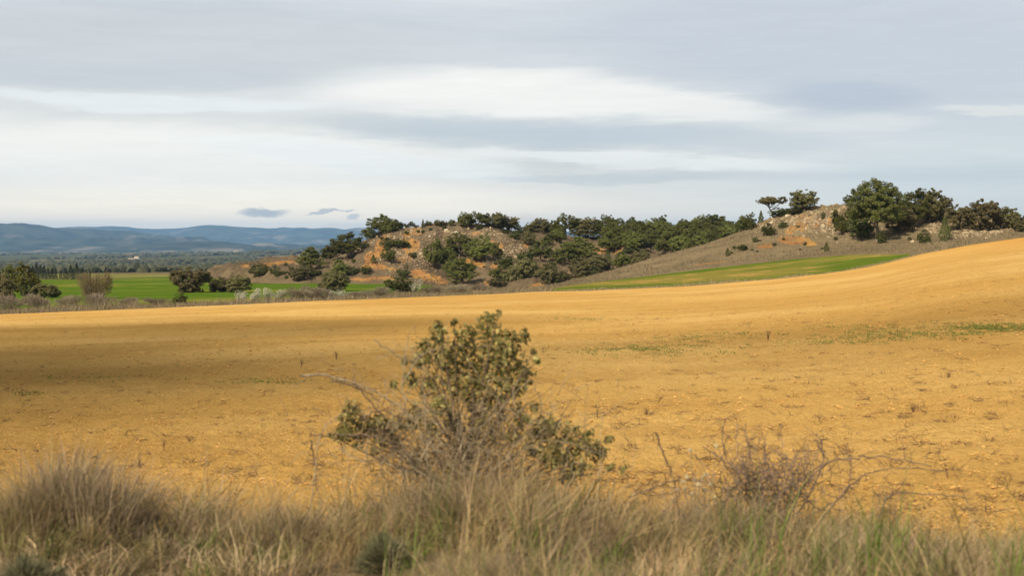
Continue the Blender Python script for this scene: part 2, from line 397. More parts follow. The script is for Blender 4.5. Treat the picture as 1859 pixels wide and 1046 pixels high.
EDGE = [(-1600, 104, 606), (-900, 104, 596), (0, 108, 571), (250, 112, 561), (500, 118, 551), (750, 125, 540), (900, 130, 534), (1050, 136, 529), (1250, 142, 520),
        (1400, 146, 508), (1500, 149, 497), (1560, 151, 488), (1600, 152, 480), (1640, 154, 470), (1680, 157, 460), (1760, 160, 445), (1859, 163, 431), (2100, 168, 408), (3500, 180, 400)]
def edge(px):
    d = crv(px, [(a, b) for a, b, c_ in EDGE], 3); p = crv(px, [(a, c_) for a, b, c_ in EDGE], 3); return d, zpy(p, d)
# --- ploughed field
px = np.linspace(-520, 2380, 660)
ed, ez = edge(px)
t = np.linspace(0, 1, 470)[None, :]
D = 8.8 * (ed / 8.8)[:, None] ** t
z0 = -2.2 - 0.06 * np.clip((px - 930) / 900, -1, 1)
Z = z0[:, None] + (ez - z0)[:, None] * (D - 8.8) / (ed - 8.8)[:, None]
X = xy(px, D)
fadeE = np.clip((ed[:, None] - D) / 6, 0, 1)
Z = Z + .16 * fbm(X / 16, D / 9, 3, 3) * fadeE * np.clip((D - 9) / 14, .15, 1)
ZF = Z.copy()
Z = Z + np.clip(1.1 - D / 160, .2, 1) * (.026 * fbm(X / .55, D / .55, 3, 11) + .034 * np.abs(fbm(X / .22, D / .3, 2, 21)))
field = sheet('ploughed_field', px, D, Z, 'ochre_soil')
FIELD = Surf(px, D, ZF)
# --- base terrain from the far side of the field to the foot of the mountains
px = np.linspace(-1600, 3500, 420)
ed, ez = edge(px)
low = np.clip((px - 1060) / 80, 0, 1)
def row(d, pts): dd = np.full(len(px), float(d)); return dd, zpy(crv(px, pts, 3), dd)
lines = [(ed - 3, ez - .25 - 1.2 * low), (ed + 9, ez - .30 - 1.6 * low),
         row(230, [(-1600, 532), (0, 525), (400, 522), (800, 521), (1000, 527), (1300, 560), (3500, 580)]),
         row(330, [(-1600, 518), (0, 513), (400, 508), (800, 514), (1000, 525), (3500, 545)]),
         row(500, [(-1600, 507), (0, 505.5), (300, 500), (420, 499), (800, 505), (3500, 520)]),
         row(620, [(-1600, 499), (0, 499), (300, 494.5), (420, 497), (3500, 505)]),
         row(1000, [(-1600, 497), (0, 497), (300, 493), (3500, 498)]),
         row(1600, [(-1600, 488), (300, 487), (3500, 487)]),
         row(2600, [(-1600, 477), (0, 477), (300, 475), (520, 469), (3500, 475)]),
         row(4000, [(-1600, 466), (0, 466), (300, 465), (520, 458), (3500, 464)]),
         row(6500, [(-1600, 460), (0, 460), (400, 459), (3500, 459)]), row(16000, [(-1600, 452), (3500, 452)])]
D, Z = loft(px, lines, [10, 30, 24, 26, 14, 20, 26, 30, 30, 20, 12], 2, 2)
X = xy(px, D)
Z = Z + np.clip((D - 130) / 100, 0, 1) * .35 * fbm(X / 30, D / 30, 3, 5) + np.clip((D - 700) / 800, 0, 1) * np.clip(D / 2600, 0, 1.5) * 3.5 * fbm(X / 260, D / 420, 4, 9)
BASE = Surf(px, D, Z)
kk = int(np.argmax(D[0] > 640))
sheet('near_valley_ground', px, D[:, :kk + 1], Z[:, :kk + 1], 'plain_scrub')
sheet('valley_floor', px, D[:, kk:], Z[:, kk:], 'valley_floor')
# --- hills with ochre scars
def scars(px, D, Z, spots):
    Y = pyz(Z, D); U = np.broadcast_to(px[:, None], Y.shape); s = np.zeros_like(Y)
    for (cx, cy, rx, ry, sl_) in spots:
        q = ((U - cx) / rx) ** 2 + ((Y - cy - sl_ * (U - cx)) / ry) ** 2
        s = np.maximum(s, np.clip(1.0 - q * .45, 0, 1))
    return s
px = np.linspace(330, 1640, 520)
def cl(pts): d = crv(px, [(a, b) for a, b, c_ in pts], 4); return d, zpy(crv(px, [(a, c_) for a, b, c_ in pts], 4), d)
toe = cl([(330, 360, 505), (450, 285, 508), (540, 268, 511), (650, 258, 514), (800, 252, 519), (900, 244, 525), (960, 232, 530), (1050, 228, 531), (1200, 244, 524), (1640, 260, 515)])
ben = cl([(330, 372, 503), (450, 292, 499), (540, 278, 502), (650, 268, 499), (800, 264, 503), (900, 256, 512), (960, 250, 517), (1050, 252, 508), (1200, 268, 492), (1640, 280, 500)])
up = cl([(330, 385, 502), (450, 312, 489), (540, 300, 489), (650, 286, 474), (720, 284, 458), (800, 284, 455), (900, 282, 462), (960, 282, 468), (1050, 292, 462), (1200, 310, 456), (1640, 320, 460)])
crs = cl([(330, 420, 502), (430, 372, 487), (480, 346, 479), (540, 334, 473), (600, 326, 462), (650, 318, 441), (690, 312, 424), (720, 309, 413), (760, 307, 407), (830, 307, 408), (920, 310, 412), (1000, 318, 420), (1100, 332, 431), (1200, 345, 436), (1400, 352, 440), (1640, 352, 450)])
bk = (crs[0] + 40, crs[1] - 2.5); bk2 = (crs[0] + 160, crs[1] - 26)
D, Z = loft(px, [(toe[0], toe[1] - .6), ben, up, crs, bk, bk2], [26, 60, 60, 14, 14], 2, 2)
X = xy(px, D)
amp = np.clip((D - toe[0][:, None]) / 14, 0, 1) * np.clip((crs[0][:, None] + 10 - D) / 14, .12, 1)
gul = fbm(X / 6.5 + .4 * fbm(X / 9, D / 9, 2, 31), D / 26, 4, 30)
Z = Z + amp * (1.35 * gul + .45 * np.abs(fbm(X / 2.6, D / 4, 3, 33)))
MID_SPOTS = [(744, 444, 17, 22, 0), (752, 420, 16, 8, .2), (690, 452, 12, 18, -.3), (672, 470, 12, 14, 0), (690, 484, 28, 6, .18), (668, 482, 10, 8, 0), (655, 507, 22, 4, 0), (695, 506, 26, 4.5, 0),
             (772, 502, 30, 7, .12), (795, 510, 22, 6, .15), (760, 493, 18, 4, 0), (448, 484, 10, 4, 0), (490, 480, 30, 4, -.1), (520, 476, 20, 3, -.1), (905, 447, 9, 8, .3), (892, 440, 6, 5, 0), (870, 480, 16, 7, .2), (897, 484, 8, 6, 0),
             (850, 475, 7, 7, 0), (866, 424, 16, 4, 0), (975, 519, 14, 6, 0), (885, 513, 6, 6, 0), (985, 486, 7, 4, 0), (1068, 478, 7, 5, 0), (1090, 456, 14, 5, 0), (1120, 458, 10, 4, 0), (1130, 447, 14, 4, 0), (815, 440, 6, 4, 0), (955, 446, 8, 5, 0), (735, 470, 16, 8, 0), (700, 430, 14, 5, -.4)]
ROCK_SPOTS = [(800, 420, 90, 14, 0), (720, 425, 50, 14, -.3), (770, 460, 30, 26, 0), (730, 470, 34, 18, 0), (900, 430, 70, 12, 0), (930, 455, 50, 12, 0)]
sheet('middle_hill', px, D, Z, 'hill_scrub', fattr={'scar': scars(px, D, Z, MID_SPOTS), 'rocky': scars(px, D, Z, ROCK_SPOTS)})
MID = Surf(px, D, Z); MIDT = toe[0] + 2; MIDC = crs[0]
px = np.linspace(955, 3000, 620)
ed, ez = edge(px)
T_ = cl([(955, 150, 530), (1000, 156, 526), (1050, 164, 517), (1150, 174, 505), (1300, 179, 486), (1450, 177, 469), (1550, 169, 461), (1640, 164, 462), (1680, 162, 457), (1760, 164, 443), (1859, 167, 428), (3000, 182, 396)])
M_ = cl([(955, 158, 529), (1010, 170, 521), (1100, 186, 503), (1180, 194, 487), (1280, 197, 468), (1350, 198, 450), (1450, 197, 441), (1560, 188, 437), (1640, 182, 436), (1700, 178, 433), (1760, 178, 428), (1859, 180, 419), (3000, 194, 396)])
C_ = cl([(955, 165, 529), (1010, 184, 519), (1100, 205, 494), (1180, 212, 470), (1280, 218, 442), (1350, 220, 418), (1400, 222, 396), (1450, 220, 380), (1490, 218, 373), (1560, 216, 371), (1650, 212, 374), (1720, 210, 382), (1800, 206, 396), (1859, 204, 404), (2000, 204, 402), (3000, 214, 385)])
B_ = (C_[0] + 25, C_[1] - .5); B2 = (C_[0] + 110, C_[1] - 22)
D, Z = loft(px, [(ed - 1, ez - .15), (ed + 3, ez + .02), T_, M_, C_, B_, B2], [4, 26, 46, 74, 10, 10], 2, 1)
X = xy(px, D)
amp = np.clip((D - T_[0][:, None]) / 10, 0, 1) * np.clip((C_[0][:, None] + 6 - D) / 10, .12, 1)
steep = np.clip((D - M_[0][:, None]) / 6, 0, 1) * np.clip((px[:, None] - 1390) / 60, 0, 1)
Z = Z + amp * (.16 * fbm(X / 4, D / 6, 4, 40) + .07 * fbm(X / 1.2, D / 1.4, 3, 43)) + amp * steep * (.38 * fbm(X / 3.2, D / 14, 4, 45) + .25 * np.abs(fbm(X / 1.4, D / 2.5, 3, 47)))
R_SPOTS = [(1440, 436, 34, 8, .04), (1465, 441, 18, 6, .1), (1390, 447, 18, 4, -.05), (1503, 404, 7, 7, -.3), (1455, 400, 10, 12, 0), (1450, 412, 18, 9, 0), (1470, 395, 8, 8, 0), (1435, 420, 10, 6, 0), (1535, 396, 5, 5, 0), (1520, 415, 5, 5, 0), (1480, 408, 8, 7, 0), (1290, 478, 40, 1.2, -.12)]
RR = [(1480, 395, 70, 28, 0), (1400, 400, 40, 12, -.3), (1700, 410, 40, 12, 0), (1770, 425, 70, 7, -.1), (1540, 420, 60, 12, 0)]
sheet('right_hill', px, D, Z, 'slope_grass', fattr={'scar': scars(px, D, Z, R_SPOTS), 'rocky': scars(px, D, Z, RR)})
RIGHT = Surf(px, D, Z); C_line = C_[0]
# --- crops lie on these slopes as sheets of their own
def overlay(name, surf, pxs, near, far, nv, off, matn, drop=.5):
    D = near[:, None] + (far - near)[:, None] * np.linspace(0, 1, nv)[None, :]
    Z = np.stack([surf.zat(p, D[i]) for i, p in enumerate(pxs)])
    Z = Z + off; Z[:, 0] -= drop; Z[:, -1] -= drop; Z[0] -= drop; Z[-1] -= drop
    return sheet(name, pxs, D, Z, matn)
pxs = np.linspace(-700, 790, 240)
fy = crv(pxs, [(-700, 508), (200, 507.5), (230, 505), (300, 503), (330, 502.5), (390, 499.5), (440, 501), (470, 509), (520, 513), (600, 514), (700, 516), (790, 520)], 3)
far = np.array([BASE.hit(p, q)[1] for p, q in zip(pxs, fy)])
near = np.maximum(edge(pxs)[0] + 12, 0) + crv(pxs, [(-700, 0), (450, 4), (790, 40)])
overlay('far_meadow', BASE, pxs[pxs < 445], far[pxs < 445] + 3, np.maximum(np.array([BASE.hit(p, 497.5)[1] for p in pxs[pxs < 445]]), far[pxs < 445] + 9), 24, .10, 'far_meadow', .3)
overlay('green_field', BASE, pxs, near, np.maximum(far, near + 4), 60, .14, 'green_crop')
pxs = np.linspace(1000, 1655, 200)
near = edge(pxs)[0] + 2.2; far = crv(pxs, [(a, b) for a, b in zip(px, T_[0])], 0) - 1.2
far = np.maximum(far, near + .6)
overlay('green_crop_strip', RIGHT, pxs, near, far, 30, .10, 'crop_strip', .3)
# --- mountains
def ridge(name, pts, d, toe_py, dep, seed, amp_, pxr=(-1600, 3500), n=700):
    px = np.linspace(*pxr, n); c_ = crv(px, pts, 1); dd = np.full(n, float(d))
    c_ = c_ + 1.3 * fbm(px / 40, px * 0, 6, seed, .6)
    L = [(dd - dep, zpy(np.full(n, toe_py), dd - dep)), (dd - dep * .45, zpy(toe_py - (toe_py - c_) * .42, dd - dep * .45)), (dd, zpy(c_, dd)), (dd + dep * .6, zpy(c_ + 14, dd + dep * .6))]
    D, Z = loft(px, L, [24, 30, 8], 0, 2)
    X = xy(px, D); a = np.clip((D - dd[:, None] + dep) / (dep * .4), 0, 1) * np.clip((dd[:, None] - D) / (dep * .25), .0, 1)
    Z = Z + amp_ * a * (1 - np.abs(fbm(X / (dep * .28), D / (dep * .5), 5, seed + 3))) - amp_ * a * .6
    return sheet(name, px, D, Z, 'mountain_slope')
ridge('far_mountains', [(-1600, 420), (-400, 414), (60, 414), (120, 411), (150, 409.5), (200, 411), (226, 412), (240, 414), (262, 415), (310, 413.5), (345, 411), (372, 408.5), (400, 408.5), (412, 411), (450, 411.5), (500, 413), (540, 412), (565, 414), (600, 413), (624, 417.5), (650, 414), (700, 412), (1000, 420), (3500, 424)], 17000, 456, 5000, 51, 190)
ridge('near_mountain', [(-1600, 425), (-700, 414), (-300, 410), (-60, 407), (0, 404.5), (40, 404), (62, 407), (100, 412), (135, 415), (180, 417.5), (225, 420), (260, 423), (300, 426), (350, 433), (420, 445), (520, 456), (3500, 460)], 10500, 459, 3200, 61, 130)
ridge('low_foothills', [(-1600, 452), (0, 454), (150, 453), (240, 446), (290, 439), (340, 437), (400, 438), (450, 444), (520, 449), (600, 446), (700, 447), (3500, 450)], 7600, 462, 1500, 71, 20)
# --- bank under the grass
def bankz(x, y):
    x = np.asarray(x, float); y = np.asarray(y, float)
    lat = np.interp(x, [-8, -3.0, -1.6, 0, 1.5, 3.0, 8], [.12, .08, -.01, .02, -.07, -.15, -.18])
    z = np.interp(y, [-6, 4.0, 6.0, 7.5, 8.6, 9.7, 10.6, 14], [-1.62, -1.62, -1.62, -1.70, -1.86, -2.22, -2.62, -3.2])
    return z + lat * np.clip((10.5 - y) / 3, 0, 1) + .07 * fbm(x / .7, y / .7, 3, 81) + .13 * np.exp(-((x + .25) / .7) ** 2 - ((y - 8.2) / .9) ** 2) + .14 * np.exp(-((x + 2.35) / .5) ** 2 - ((y - 7.9) / .7) ** 2)
gx = np.linspace(-12, 12, 200); gy = np.linspace(-6, 13, 170)
GX, GY = np.meshgrid(gx, gy, indexing='ij')
me = mesh_np('roadside_bank', np.stack([GX, GY, bankz(GX, GY)], -1).reshape(-1, 3), gridfaces(200, 170), [MATS['bank_earth']], True)
tag(obj('roadside_bank', me), kind='structure')
# --- unseen cloud fragments added behind and above the camera to shade strips of the field
def icos(sub=3):
    import bmesh
    bm = bmesh.new(); bmesh.ops.create_icosphere(bm, subdivisions=sub, radius=1)
    V = np.array([v.co[:] for v in bm.verts]); Fc = np.array([[v.index for v in f.verts] for f in bm.faces]); bm.free(); return V, Fc
def cloudmat(name, a):
    T = material(name, 1.0); T.put(T.bsdf.inputs['Base Color'], (.85, .85, .86))
    tp = T.new('ShaderNodeBsdfTransparent'); ms = T.new('ShaderNodeMixShader')
    T.put(ms.inputs[0], T.ramp(T.noise(T.pos, .06, 4), .3, .7, a * .6, min(1, a * 1.25)))
    T.l.new(tp.outputs[0], ms.inputs[1]); T.l.new(T.bsdf.outputs[0], ms.inputs[2]); T.l.new(ms.outputs[0], T.out.inputs[0])
def cloud(gx, gy, rx, ry, alpha, seed, H=285.0):
    k = H / sdir.z; V, Fc = icos(4)
    V = V * (1 + .15 * fbm(V[:, 0] * 2.2 + seed, V[:, 1] * 2.2 + V[:, 2], 4, seed))[:, None]
    V = V * np.array([rx, ry, 5.0])
    cloudmat('cloud_%d' % seed, alpha)
    o = obj('cloud', mesh_np('cloud', V, Fc, [MATS['cloud_%d' % seed]], True), loc=(gx + sdir.x * k, gy + sdir.y * k, sdir.z * k - 2.8))
    o['kind'] = 'structure'; return o
cloud(-16, 33, 13, 9, .95, 1)
cloud(-24, 54, 24, 14, .42, 2)
cloud(12, 35, 20, 5, .18, 3)
cloud(-9, 19.5, 6, 3.5, .36, 4)

# ------------------------------------------------------------------ haze: one closed box of thin blue air round the whole place
hb = np.array([[x, y, z] for x in (-30000, 30000) for y in (-300, 24000) for z in (-420, 262)], float)
hf = np.array([[0, 1, 3, 2], [4, 6, 7, 5], [0, 4, 5, 1], [2, 3, 7, 6], [0, 2, 6, 4], [1, 5, 7, 3]])
m = bpy.data.materials.new('haze_air'); m.use_nodes = True; T = NT(m.node_tree); T.n.clear()
pv = T.new('ShaderNodeVolumePrincipled'); pv.inputs['Color'].default_value = (.31, .58, 1.0, 1); pv.inputs['Density'].default_value = 5.8e-5; pv.inputs['Anisotropy'].default_value = 0.0
ou = T.new('ShaderNodeOutputMaterial'); T.l.new(pv.outputs[0], ou.inputs['Volume'])
tag(obj('haze', mesh_np('haze', hb, hf, [m])), kind='stuff')

# ------------------------------------------------------------------ foliage builders
def unit(v): return v / (np.linalg.norm(v, axis=-1, keepdims=True) + 1e-9)
def rdir(n): return unit(rng.normal(size=(n, 3)))
def leaves(Cn, size, out=None, aspect=.55, up=0.0):
    """diamond leaf faces at the points Cn"""
    n = len(Cn); N = rdir(n) * .9
    if out is not None: N = N + out
    N[:, 2] += up; N = unit(N)
    a = unit(np.cross(N, rdir(n))); b = np.cross(N, a)
    s = size * rng.uniform(.65, 1.35, (n, 1))
    V = np.stack([Cn - a * s, Cn + b * s * aspect, Cn + a * s, Cn - b * s * aspect], 1).reshape(-1, 3)
    return V, np.arange(4 * n).reshape(n, 4)
def clumps(centres, radii, per, size, centre0, flat=1.0, aspect=.55, up=.3):
    Cs = []
    for c_, r in zip(centres, radii):
        q = rdir(per) * (rng.uniform(.25, 1, (per, 1)) ** .5) * r; q[:, 2] *= flat; Cs.append(c_ + q)
    Cs = np.concatenate(Cs); return leaves(Cs, size, unit(Cs - centre0) * .8, aspect, up)
def lobes_points(lobes, n):
    w_ = np.array([l[3] ** 2 for l in lobes]); w_ /= w_.sum(); idx = rng.choice(len(lobes), n, p=w_)
    L = np.array(lobes); q = rdir(n) * rng.uniform(.62, 1.0, (n, 1)); q[:, 2] *= L[idx, 4]
    return L[idx, :3] + q * L[idx, 3:4]
def normalise(parts, trunk):
    """scale to unit height and unit width, base at z=0"""
    V = parts[0]; V[:, 2] = np.clip(V[:, 2], .01, None)
    zt = np.percentile(V[:, 2], 98.5); w_ = np.percentile(np.abs(V[:, :2]), 95.0) * 2
    k = np.array([1 / w_, 1 / w_, 1 / zt]); parts = (V * k, parts[1])
    return parts, ((trunk[0] * k, trunk[1]) if trunk is not None else None)
def limbs(base, tips, r0, bend=.15, n=5):
    out = []
    for tp in tips:
        mid = (base + tp) / 2 + rng.normal(size=3) * bend * np.linalg.norm(tp - base) * .5; mid[2] -= .03
        out.append(tube(spline([base, mid, tp], 4), np.linspace(r0, r0 * .25, 9), n))
    return out
def make_pine(seed, crown0=.14, dense=1.0, big=1, matn='pine_needles'):
    lob = [(rng.normal() * .05, rng.normal() * .05, .60, .33, .95)] + [(.24 * math.cos(a), .24 * math.sin(a), rng.uniform(crown0 + .12, .66), rng.uniform(.16, .26), .85) for a in rng.uniform(0, 6.28, 8)] + [(rng.normal() * .08, rng.normal() * .08, .84, .17, .9)]
    if big > 1: lob = [(0, 0, .68, .29, .9), (-.18, 0, .55, .23, .85), (.2, .02, .6, .24, .85), (0, .18, .52, .24, .85), (.05, -.2, .56, .24, .85), (-.06, 0, .84, .17, .9), (.12, .05, .80, .16, .9), (-.27, .05, .45, .15, .7), (.29, 0, .44, .17, .7), (.1, -.28, .42, .16, .7), (-.16, -.2, .72, .18, .8), (.2, .18, .74, .16, .8)]
    n = int(185 * dense * (2.0 if big > 1 else 1)); ctr = lobes_points(lob, n); ctr[:, 2] = np.maximum(ctr[:, 2], crown0)
    leaf = clumps(ctr, rng.uniform(.034, .078, n) * (.75 if big > 1 else 1), 62 if big == 1 else 70, .025 if big == 1 else .0155, np.array([0, 0, .45]), .75, .36, .35)
    tr = [tube(spline([(0, 0, -.05), (.015, .01, .2), (-.01, .02, .45), (0, 0, .8)], 6), np.linspace(.028, .008, 19), 7)]
    for z in np.linspace(crown0 * .9, .72, 6): tr += limbs(np.array([0, 0, z]), ctr[rng.choice(n, 3)], .010)
    return normalise(leaf, merge(tr)), matn
def make_oak(seed, matn='oak_leaves', squat=False, dens=1.0):
    lob = [(0, 0, .44, .42, 1.1)] + [(.27 * math.cos(a), .27 * math.sin(a), rng.uniform(.14, .62), rng.uniform(.17, .27), .95) for a in rng.uniform(0, 6.28, 10)]
    n = int(260 * dens); ctr = lobes_points(lob, n)
    leaf = clumps(ctr, rng.uniform(.036, .08, n), 48, .021, np.array([0, 0, .3]), .85, .7, .35)
    tr = [tube(spline([(0, 0, -.05), (.02, 0, .15), (0, .02, .35)], 4), np.linspace(.03, .018, 9), 6)] + limbs(np.array([0, .02, .2]), ctr[rng.choice(n, 9)], .012)
    return normalise(leaf, merge(tr)), matn
def make_umbrella_oak():
    lob = [(-.10, 0, .74, .27, .62), (-.27, .04, .72, .18, .6), (.0, .15, .76, .2, .6), (-.05, -.16, .74, .2, .6), (.31, 0, .78, .15, .85), (.24, .05, .70, .10, .8)]
    n = 190; ctr = lobes_points(lob, n)
    leaf = clumps(ctr, rng.uniform(.034, .07, n), 46, .019, np.array([0, 0, .6]), .8, .7, .35)
    tr = [tube(spline([(.05, 0, -.05), (.0, .01, .25), (-.08, 0, .45), (-.1, 0, .7)], 5), np.linspace(.032, .014, 16), 6), tube(spline([(-.03, 0, .36), (.12, 0, .48), (.3, 0, .76)], 5), np.linspace(.018, .008, 11), 5)] + limbs(np.array([-.08, 0, .45]), ctr[rng.choice(n, 9)], .011)
    return normalise(leaf, merge(tr)), 'oak_leaves_brown'
def make_cone(seed, matn, power=.8, n=2600, size=.038, sway=.12):
    z = rng.uniform(0, 1, n) ** .85; r = .5 * (1 - z) ** power * (1 + .35 * fbm(z * 7 + seed, z * 0 + seed, 3, seed)); th = rng.uniform(0, 6.283, n); rr = r * rng.uniform(.35, 1, n) ** .5
    C_ = np.stack([rr * np.cos(th), rr * np.sin(th), z], 1) + rng.normal(size=(n, 3)) * .012
    leaf = leaves(C_, size, unit(C_ - [0, 0, .3]) * .8, .4, .3); tr = tube([(0, 0, -.05), (0, 0, .5), (0, 0, .9)], [.025, .015, .004], 5)
    return (leaf, tr), matn
def make_twiggy(seed, n=1500, matn='bare_twigs', up=.9, spread=.9, wide=.0055):
    """leafless bush: fans of fine twigs on a few limbs"""
    ctr = lobes_points([(0, 0, .35, .38, .9)] + [(rng.normal() * .28, rng.normal() * .28, rng.uniform(.2, .75), rng.uniform(.12, .26), 1) for _ in range(9)], n); ctr = ctr + rng.normal(size=ctr.shape) * .05
    ctr[:, 2] = np.clip(ctr[:, 2], .05, 1.2)
    d = unit(ctr - [0, 0, -.05]) * spread + rdir(n) * .45; d[:, 2] += up * .5; d = unit(d); L = rng.uniform(.07, .17, (n, 1))
    s = unit(np.cross(d, rdir(n))) * wide
    V = np.stack([ctr - s, ctr + s, ctr + d * L], 1).reshape(-1, 3); leaf = (V, np.arange(3 * n).reshape(n, 3))
    tr = merge([tube([(0, 0, -.05), (0, 0, .2)], [.03, .02], 5)] + limbs(np.array([0, 0, .05]), ctr[rng.choice(n, 26)], .013, .1))
    return normalise(leaf, tr), matn
def make_blossom(seed):
    n = 700; ctr = lobes_points([(0, 0, .35, .36, 1.0)] + [(rng.normal() * .28, rng.normal() * .28, rng.uniform(.15, .75), rng.uniform(.1, .24), 1) for _ in range(8)], n); ctr[:, 2] = np.clip(ctr[:, 2], .1, 1.1)
    fl = clumps(ctr, np.full(n, .03), 4, .017, np.array([0, 0, .3]), 1, .8, .3)
    tr = merge(limbs(np.array([0, 0, -.03]), ctr[rng.choice(n, 60)], .006, .15, 4))
    return normalise(fl, tr), 'blossom'
PROTO = {}
def proto(kind, made):
    (leaf, tr), matn = made
    PROTO.setdefault(kind, []).append((mesh_np(kind + '_crown', leaf[0], leaf[1], [MATS[matn]]), mesh_np(kind + '_trunk', tr[0], tr[1], [MATS['bark']], True) if tr is not None else None))
for i in range(6): proto('pine', make_pine(i, .14, 1.0, 1, 'pine_needles_dark' if i % 3 == 0 else 'pine_needles'))
for i in range(2): proto('pine_big', make_pine(20 + i, .24, 1.25, 2, 'pine_needles_dark'))
for i in range(2): proto('pine_low', make_pine(25 + i, .03, 1.1))
proto('pine_yellow', make_pine(30, .05, 1.2, 1, 'pine_needles_yellow'))
for i in range(4): proto('oak', make_oak(i))
for i in range(2): proto('oak_brown', make_oak(10 + i, 'oak_leaves_brown'))
proto('oak_umbrella', make_umbrella_oak())
for i in range(3): proto('bush', make_oak(20 + i, 'juniper_leaves', dens=.75))
for i in range(2): proto('juniper', make_cone(i, 'juniper_leaves', .7))
for i in range(3): proto('cypress', make_cone(5 + i, 'cypress_leaves', .55, 2200, .036))
proto('bare', make_twiggy(1, 5200, 'bare_twigs', .9, .9, .006))
for i in range(2): proto('bramble', make_twiggy(2 + i, 2600, 'grey_twigs', .7, .8, .008))
for i in range(3): proto('blossom', make_blossom(i))
KINDNAME = {'pine': 'pine_tree', 'pine_big': 'pine_tree', 'pine_low': 'pine_tree', 'pine_yellow': 'pine_tree', 'oak': 'oak_tree', 'oak_brown': 'oak_tree', 'oak_umbrella': 'oak_tree', 'bush': 'evergreen_shrub', 'juniper': 'juniper', 'cypress': 'cypress_tree', 'bare': 'leafless_tree', 'bramble': 'bramble_bush', 'blossom': 'blossoming_shrub'}
CAT = {'pine_tree': 'tree', 'oak_tree': 'tree', 'evergreen_shrub': 'shrub', 'juniper': 'shrub', 'cypress_tree': 'tree', 'leafless_tree': 'tree', 'bramble_bush': 'bush', 'blossoming_shrub': 'shrub'}
ORD = 'leftmost second third fourth fifth sixth seventh eighth ninth tenth eleventh twelfth thirteenth fourteenth fifteenth sixteenth seventeenth eighteenth nineteenth twentieth'.split()
def plant(kind, px, base, h, w_, surf, label, group=None, lean=0.0, sink=.03):
    p = surf.hit(px, base) if surf is not None else px
    d = p[1]; H, Wd = h / F * d, w_ / F * d
    nm = KINDNAME[kind]; r = empty(nm, (p[0], p[1], p[2] - H * sink))
    tag(r, label, CAT[nm], group)
    cm, tm = random.choice(PROTO[kind]); a = 0 if kind == 'oak_umbrella' else random.uniform(0, 6.28)
    for n_, me_ in (('crown', cm), ('trunk', tm)):
        if me_ is None: continue
        o = obj(n_, me_, r); o.scale = (Wd, Wd, H * (1 + sink)); o.rotation_euler = (0, lean, a)
    return r
def plant_group(items, surf, phrase, group):
    items = sorted(items, key=lambda q: q[1]); n = len(items)
    for i, (kind, px, base, h, w_) in enumerate(items):
        o = 'rightmost' if i == n - 1 and n > 2 else ORD[i] + (' from the left' if i else '')
        plant(kind, px, base, h, w_, surf, o + ' of the ' + phrase, group)
# --- right hill: trees one can tell apart
BP = RIGHT
plant('pine_big', 1590, 438, 107, 84, BP, 'tallest pine with a bare forked trunk on the right hill')
plant('pine', 1660, 414, 66, 58, BP, 'tall pine with a thin pale trunk just right of the tallest pine')
plant('oak', 1690, 404, 56, 48, BP, 'broad olive oak crown behind the thin trunked pine on the right hill')
plant('oak_brown', 1716, 380, 25, 21, BP, 'small round oak on the skyline above the tall juniper')
plant('oak_brown', 1636, 420, 40, 46, BP, 'grey green bushy oak between the two tall pines')
plant('bush', 1600, 441, 20, 19, BP, 'round dark shrub at the foot of the tallest pine')
plant('bush', 1562, 432, 40, 44, BP, 'dark shrub filling the shade left of the tallest pine trunk')
plant('oak', 1548, 404, 28, 34, BP, 'dark oak shrub on the slope left of the tallest pine crown')
plant('pine', 1541, 374, 19, 22, BP, 'small pine top on the skyline left of the tallest pine')
plant('pine_low', 1518, 412, 30, 20, BP, 'upper of two young green pines on the rocky right hill')
plant('pine_low', 1527, 427, 34, 26, BP, 'lower of two young green pines on the rocky right hill')
plant('oak_umbrella', 1401, 391, 38, 40, BP, 'umbrella shaped oak leaning left on the hill shoulder skyline')
plant('oak', 1459, 384, 36, 42, BP, 'dense round oak on the hill shoulder skyline')
plant('bush', 1416, 392, 14, 38, BP, 'low spreading shrub below the umbrella shaped oak')
plant('bush', 1444, 389, 13, 30, BP, 'low spreading shrub below the dense round oak')
plant('juniper', 1715, 438, 44, 27, BP, 'tall dark juniper on the slope right of the pines')
plant('bush', 1678, 440, 22, 22, BP, 'lone round shrub on bare ground left of the tall juniper')
plant('juniper', 1500, 457, 17, 12, BP, 'small pointed conifer beside the green crop strip')
plant('pine_low', 1763, 414, 32, 18, BP, 'slim young pine between two round oaks at right')
plant_group([('oak_brown', 1741, 416, 40, 44), ('oak_brown', 1789, 417, 50, 54), ('oak', 1828, 415, 36, 46), ('oak', 1855, 421, 26, 32), ('oak', 1890, 415, 40, 50), ('pine', 1930, 410, 50, 48)], BP, 'round oaks along the hilltop at the right edge', 'round oaks along the right hilltop')
plant_group([('bush', 1361, 416, 27, 22), ('juniper', 1381, 400, 22, 15), ('bush', 1346, 420, 22, 20), ('bush', 1394, 428, 19, 23), ('bush', 1421, 414, 14, 15), ('juniper', 1321, 465, 15, 10), ('bush', 1333, 453, 7, 7), ('bush', 1348, 455, 11, 16), ('bush', 1371, 440, 9, 9), ('bush', 1651, 436, 6, 7)], BP, 'small shrubs dotted over the grassy right hill', 'shrubs dotted over the right hill')
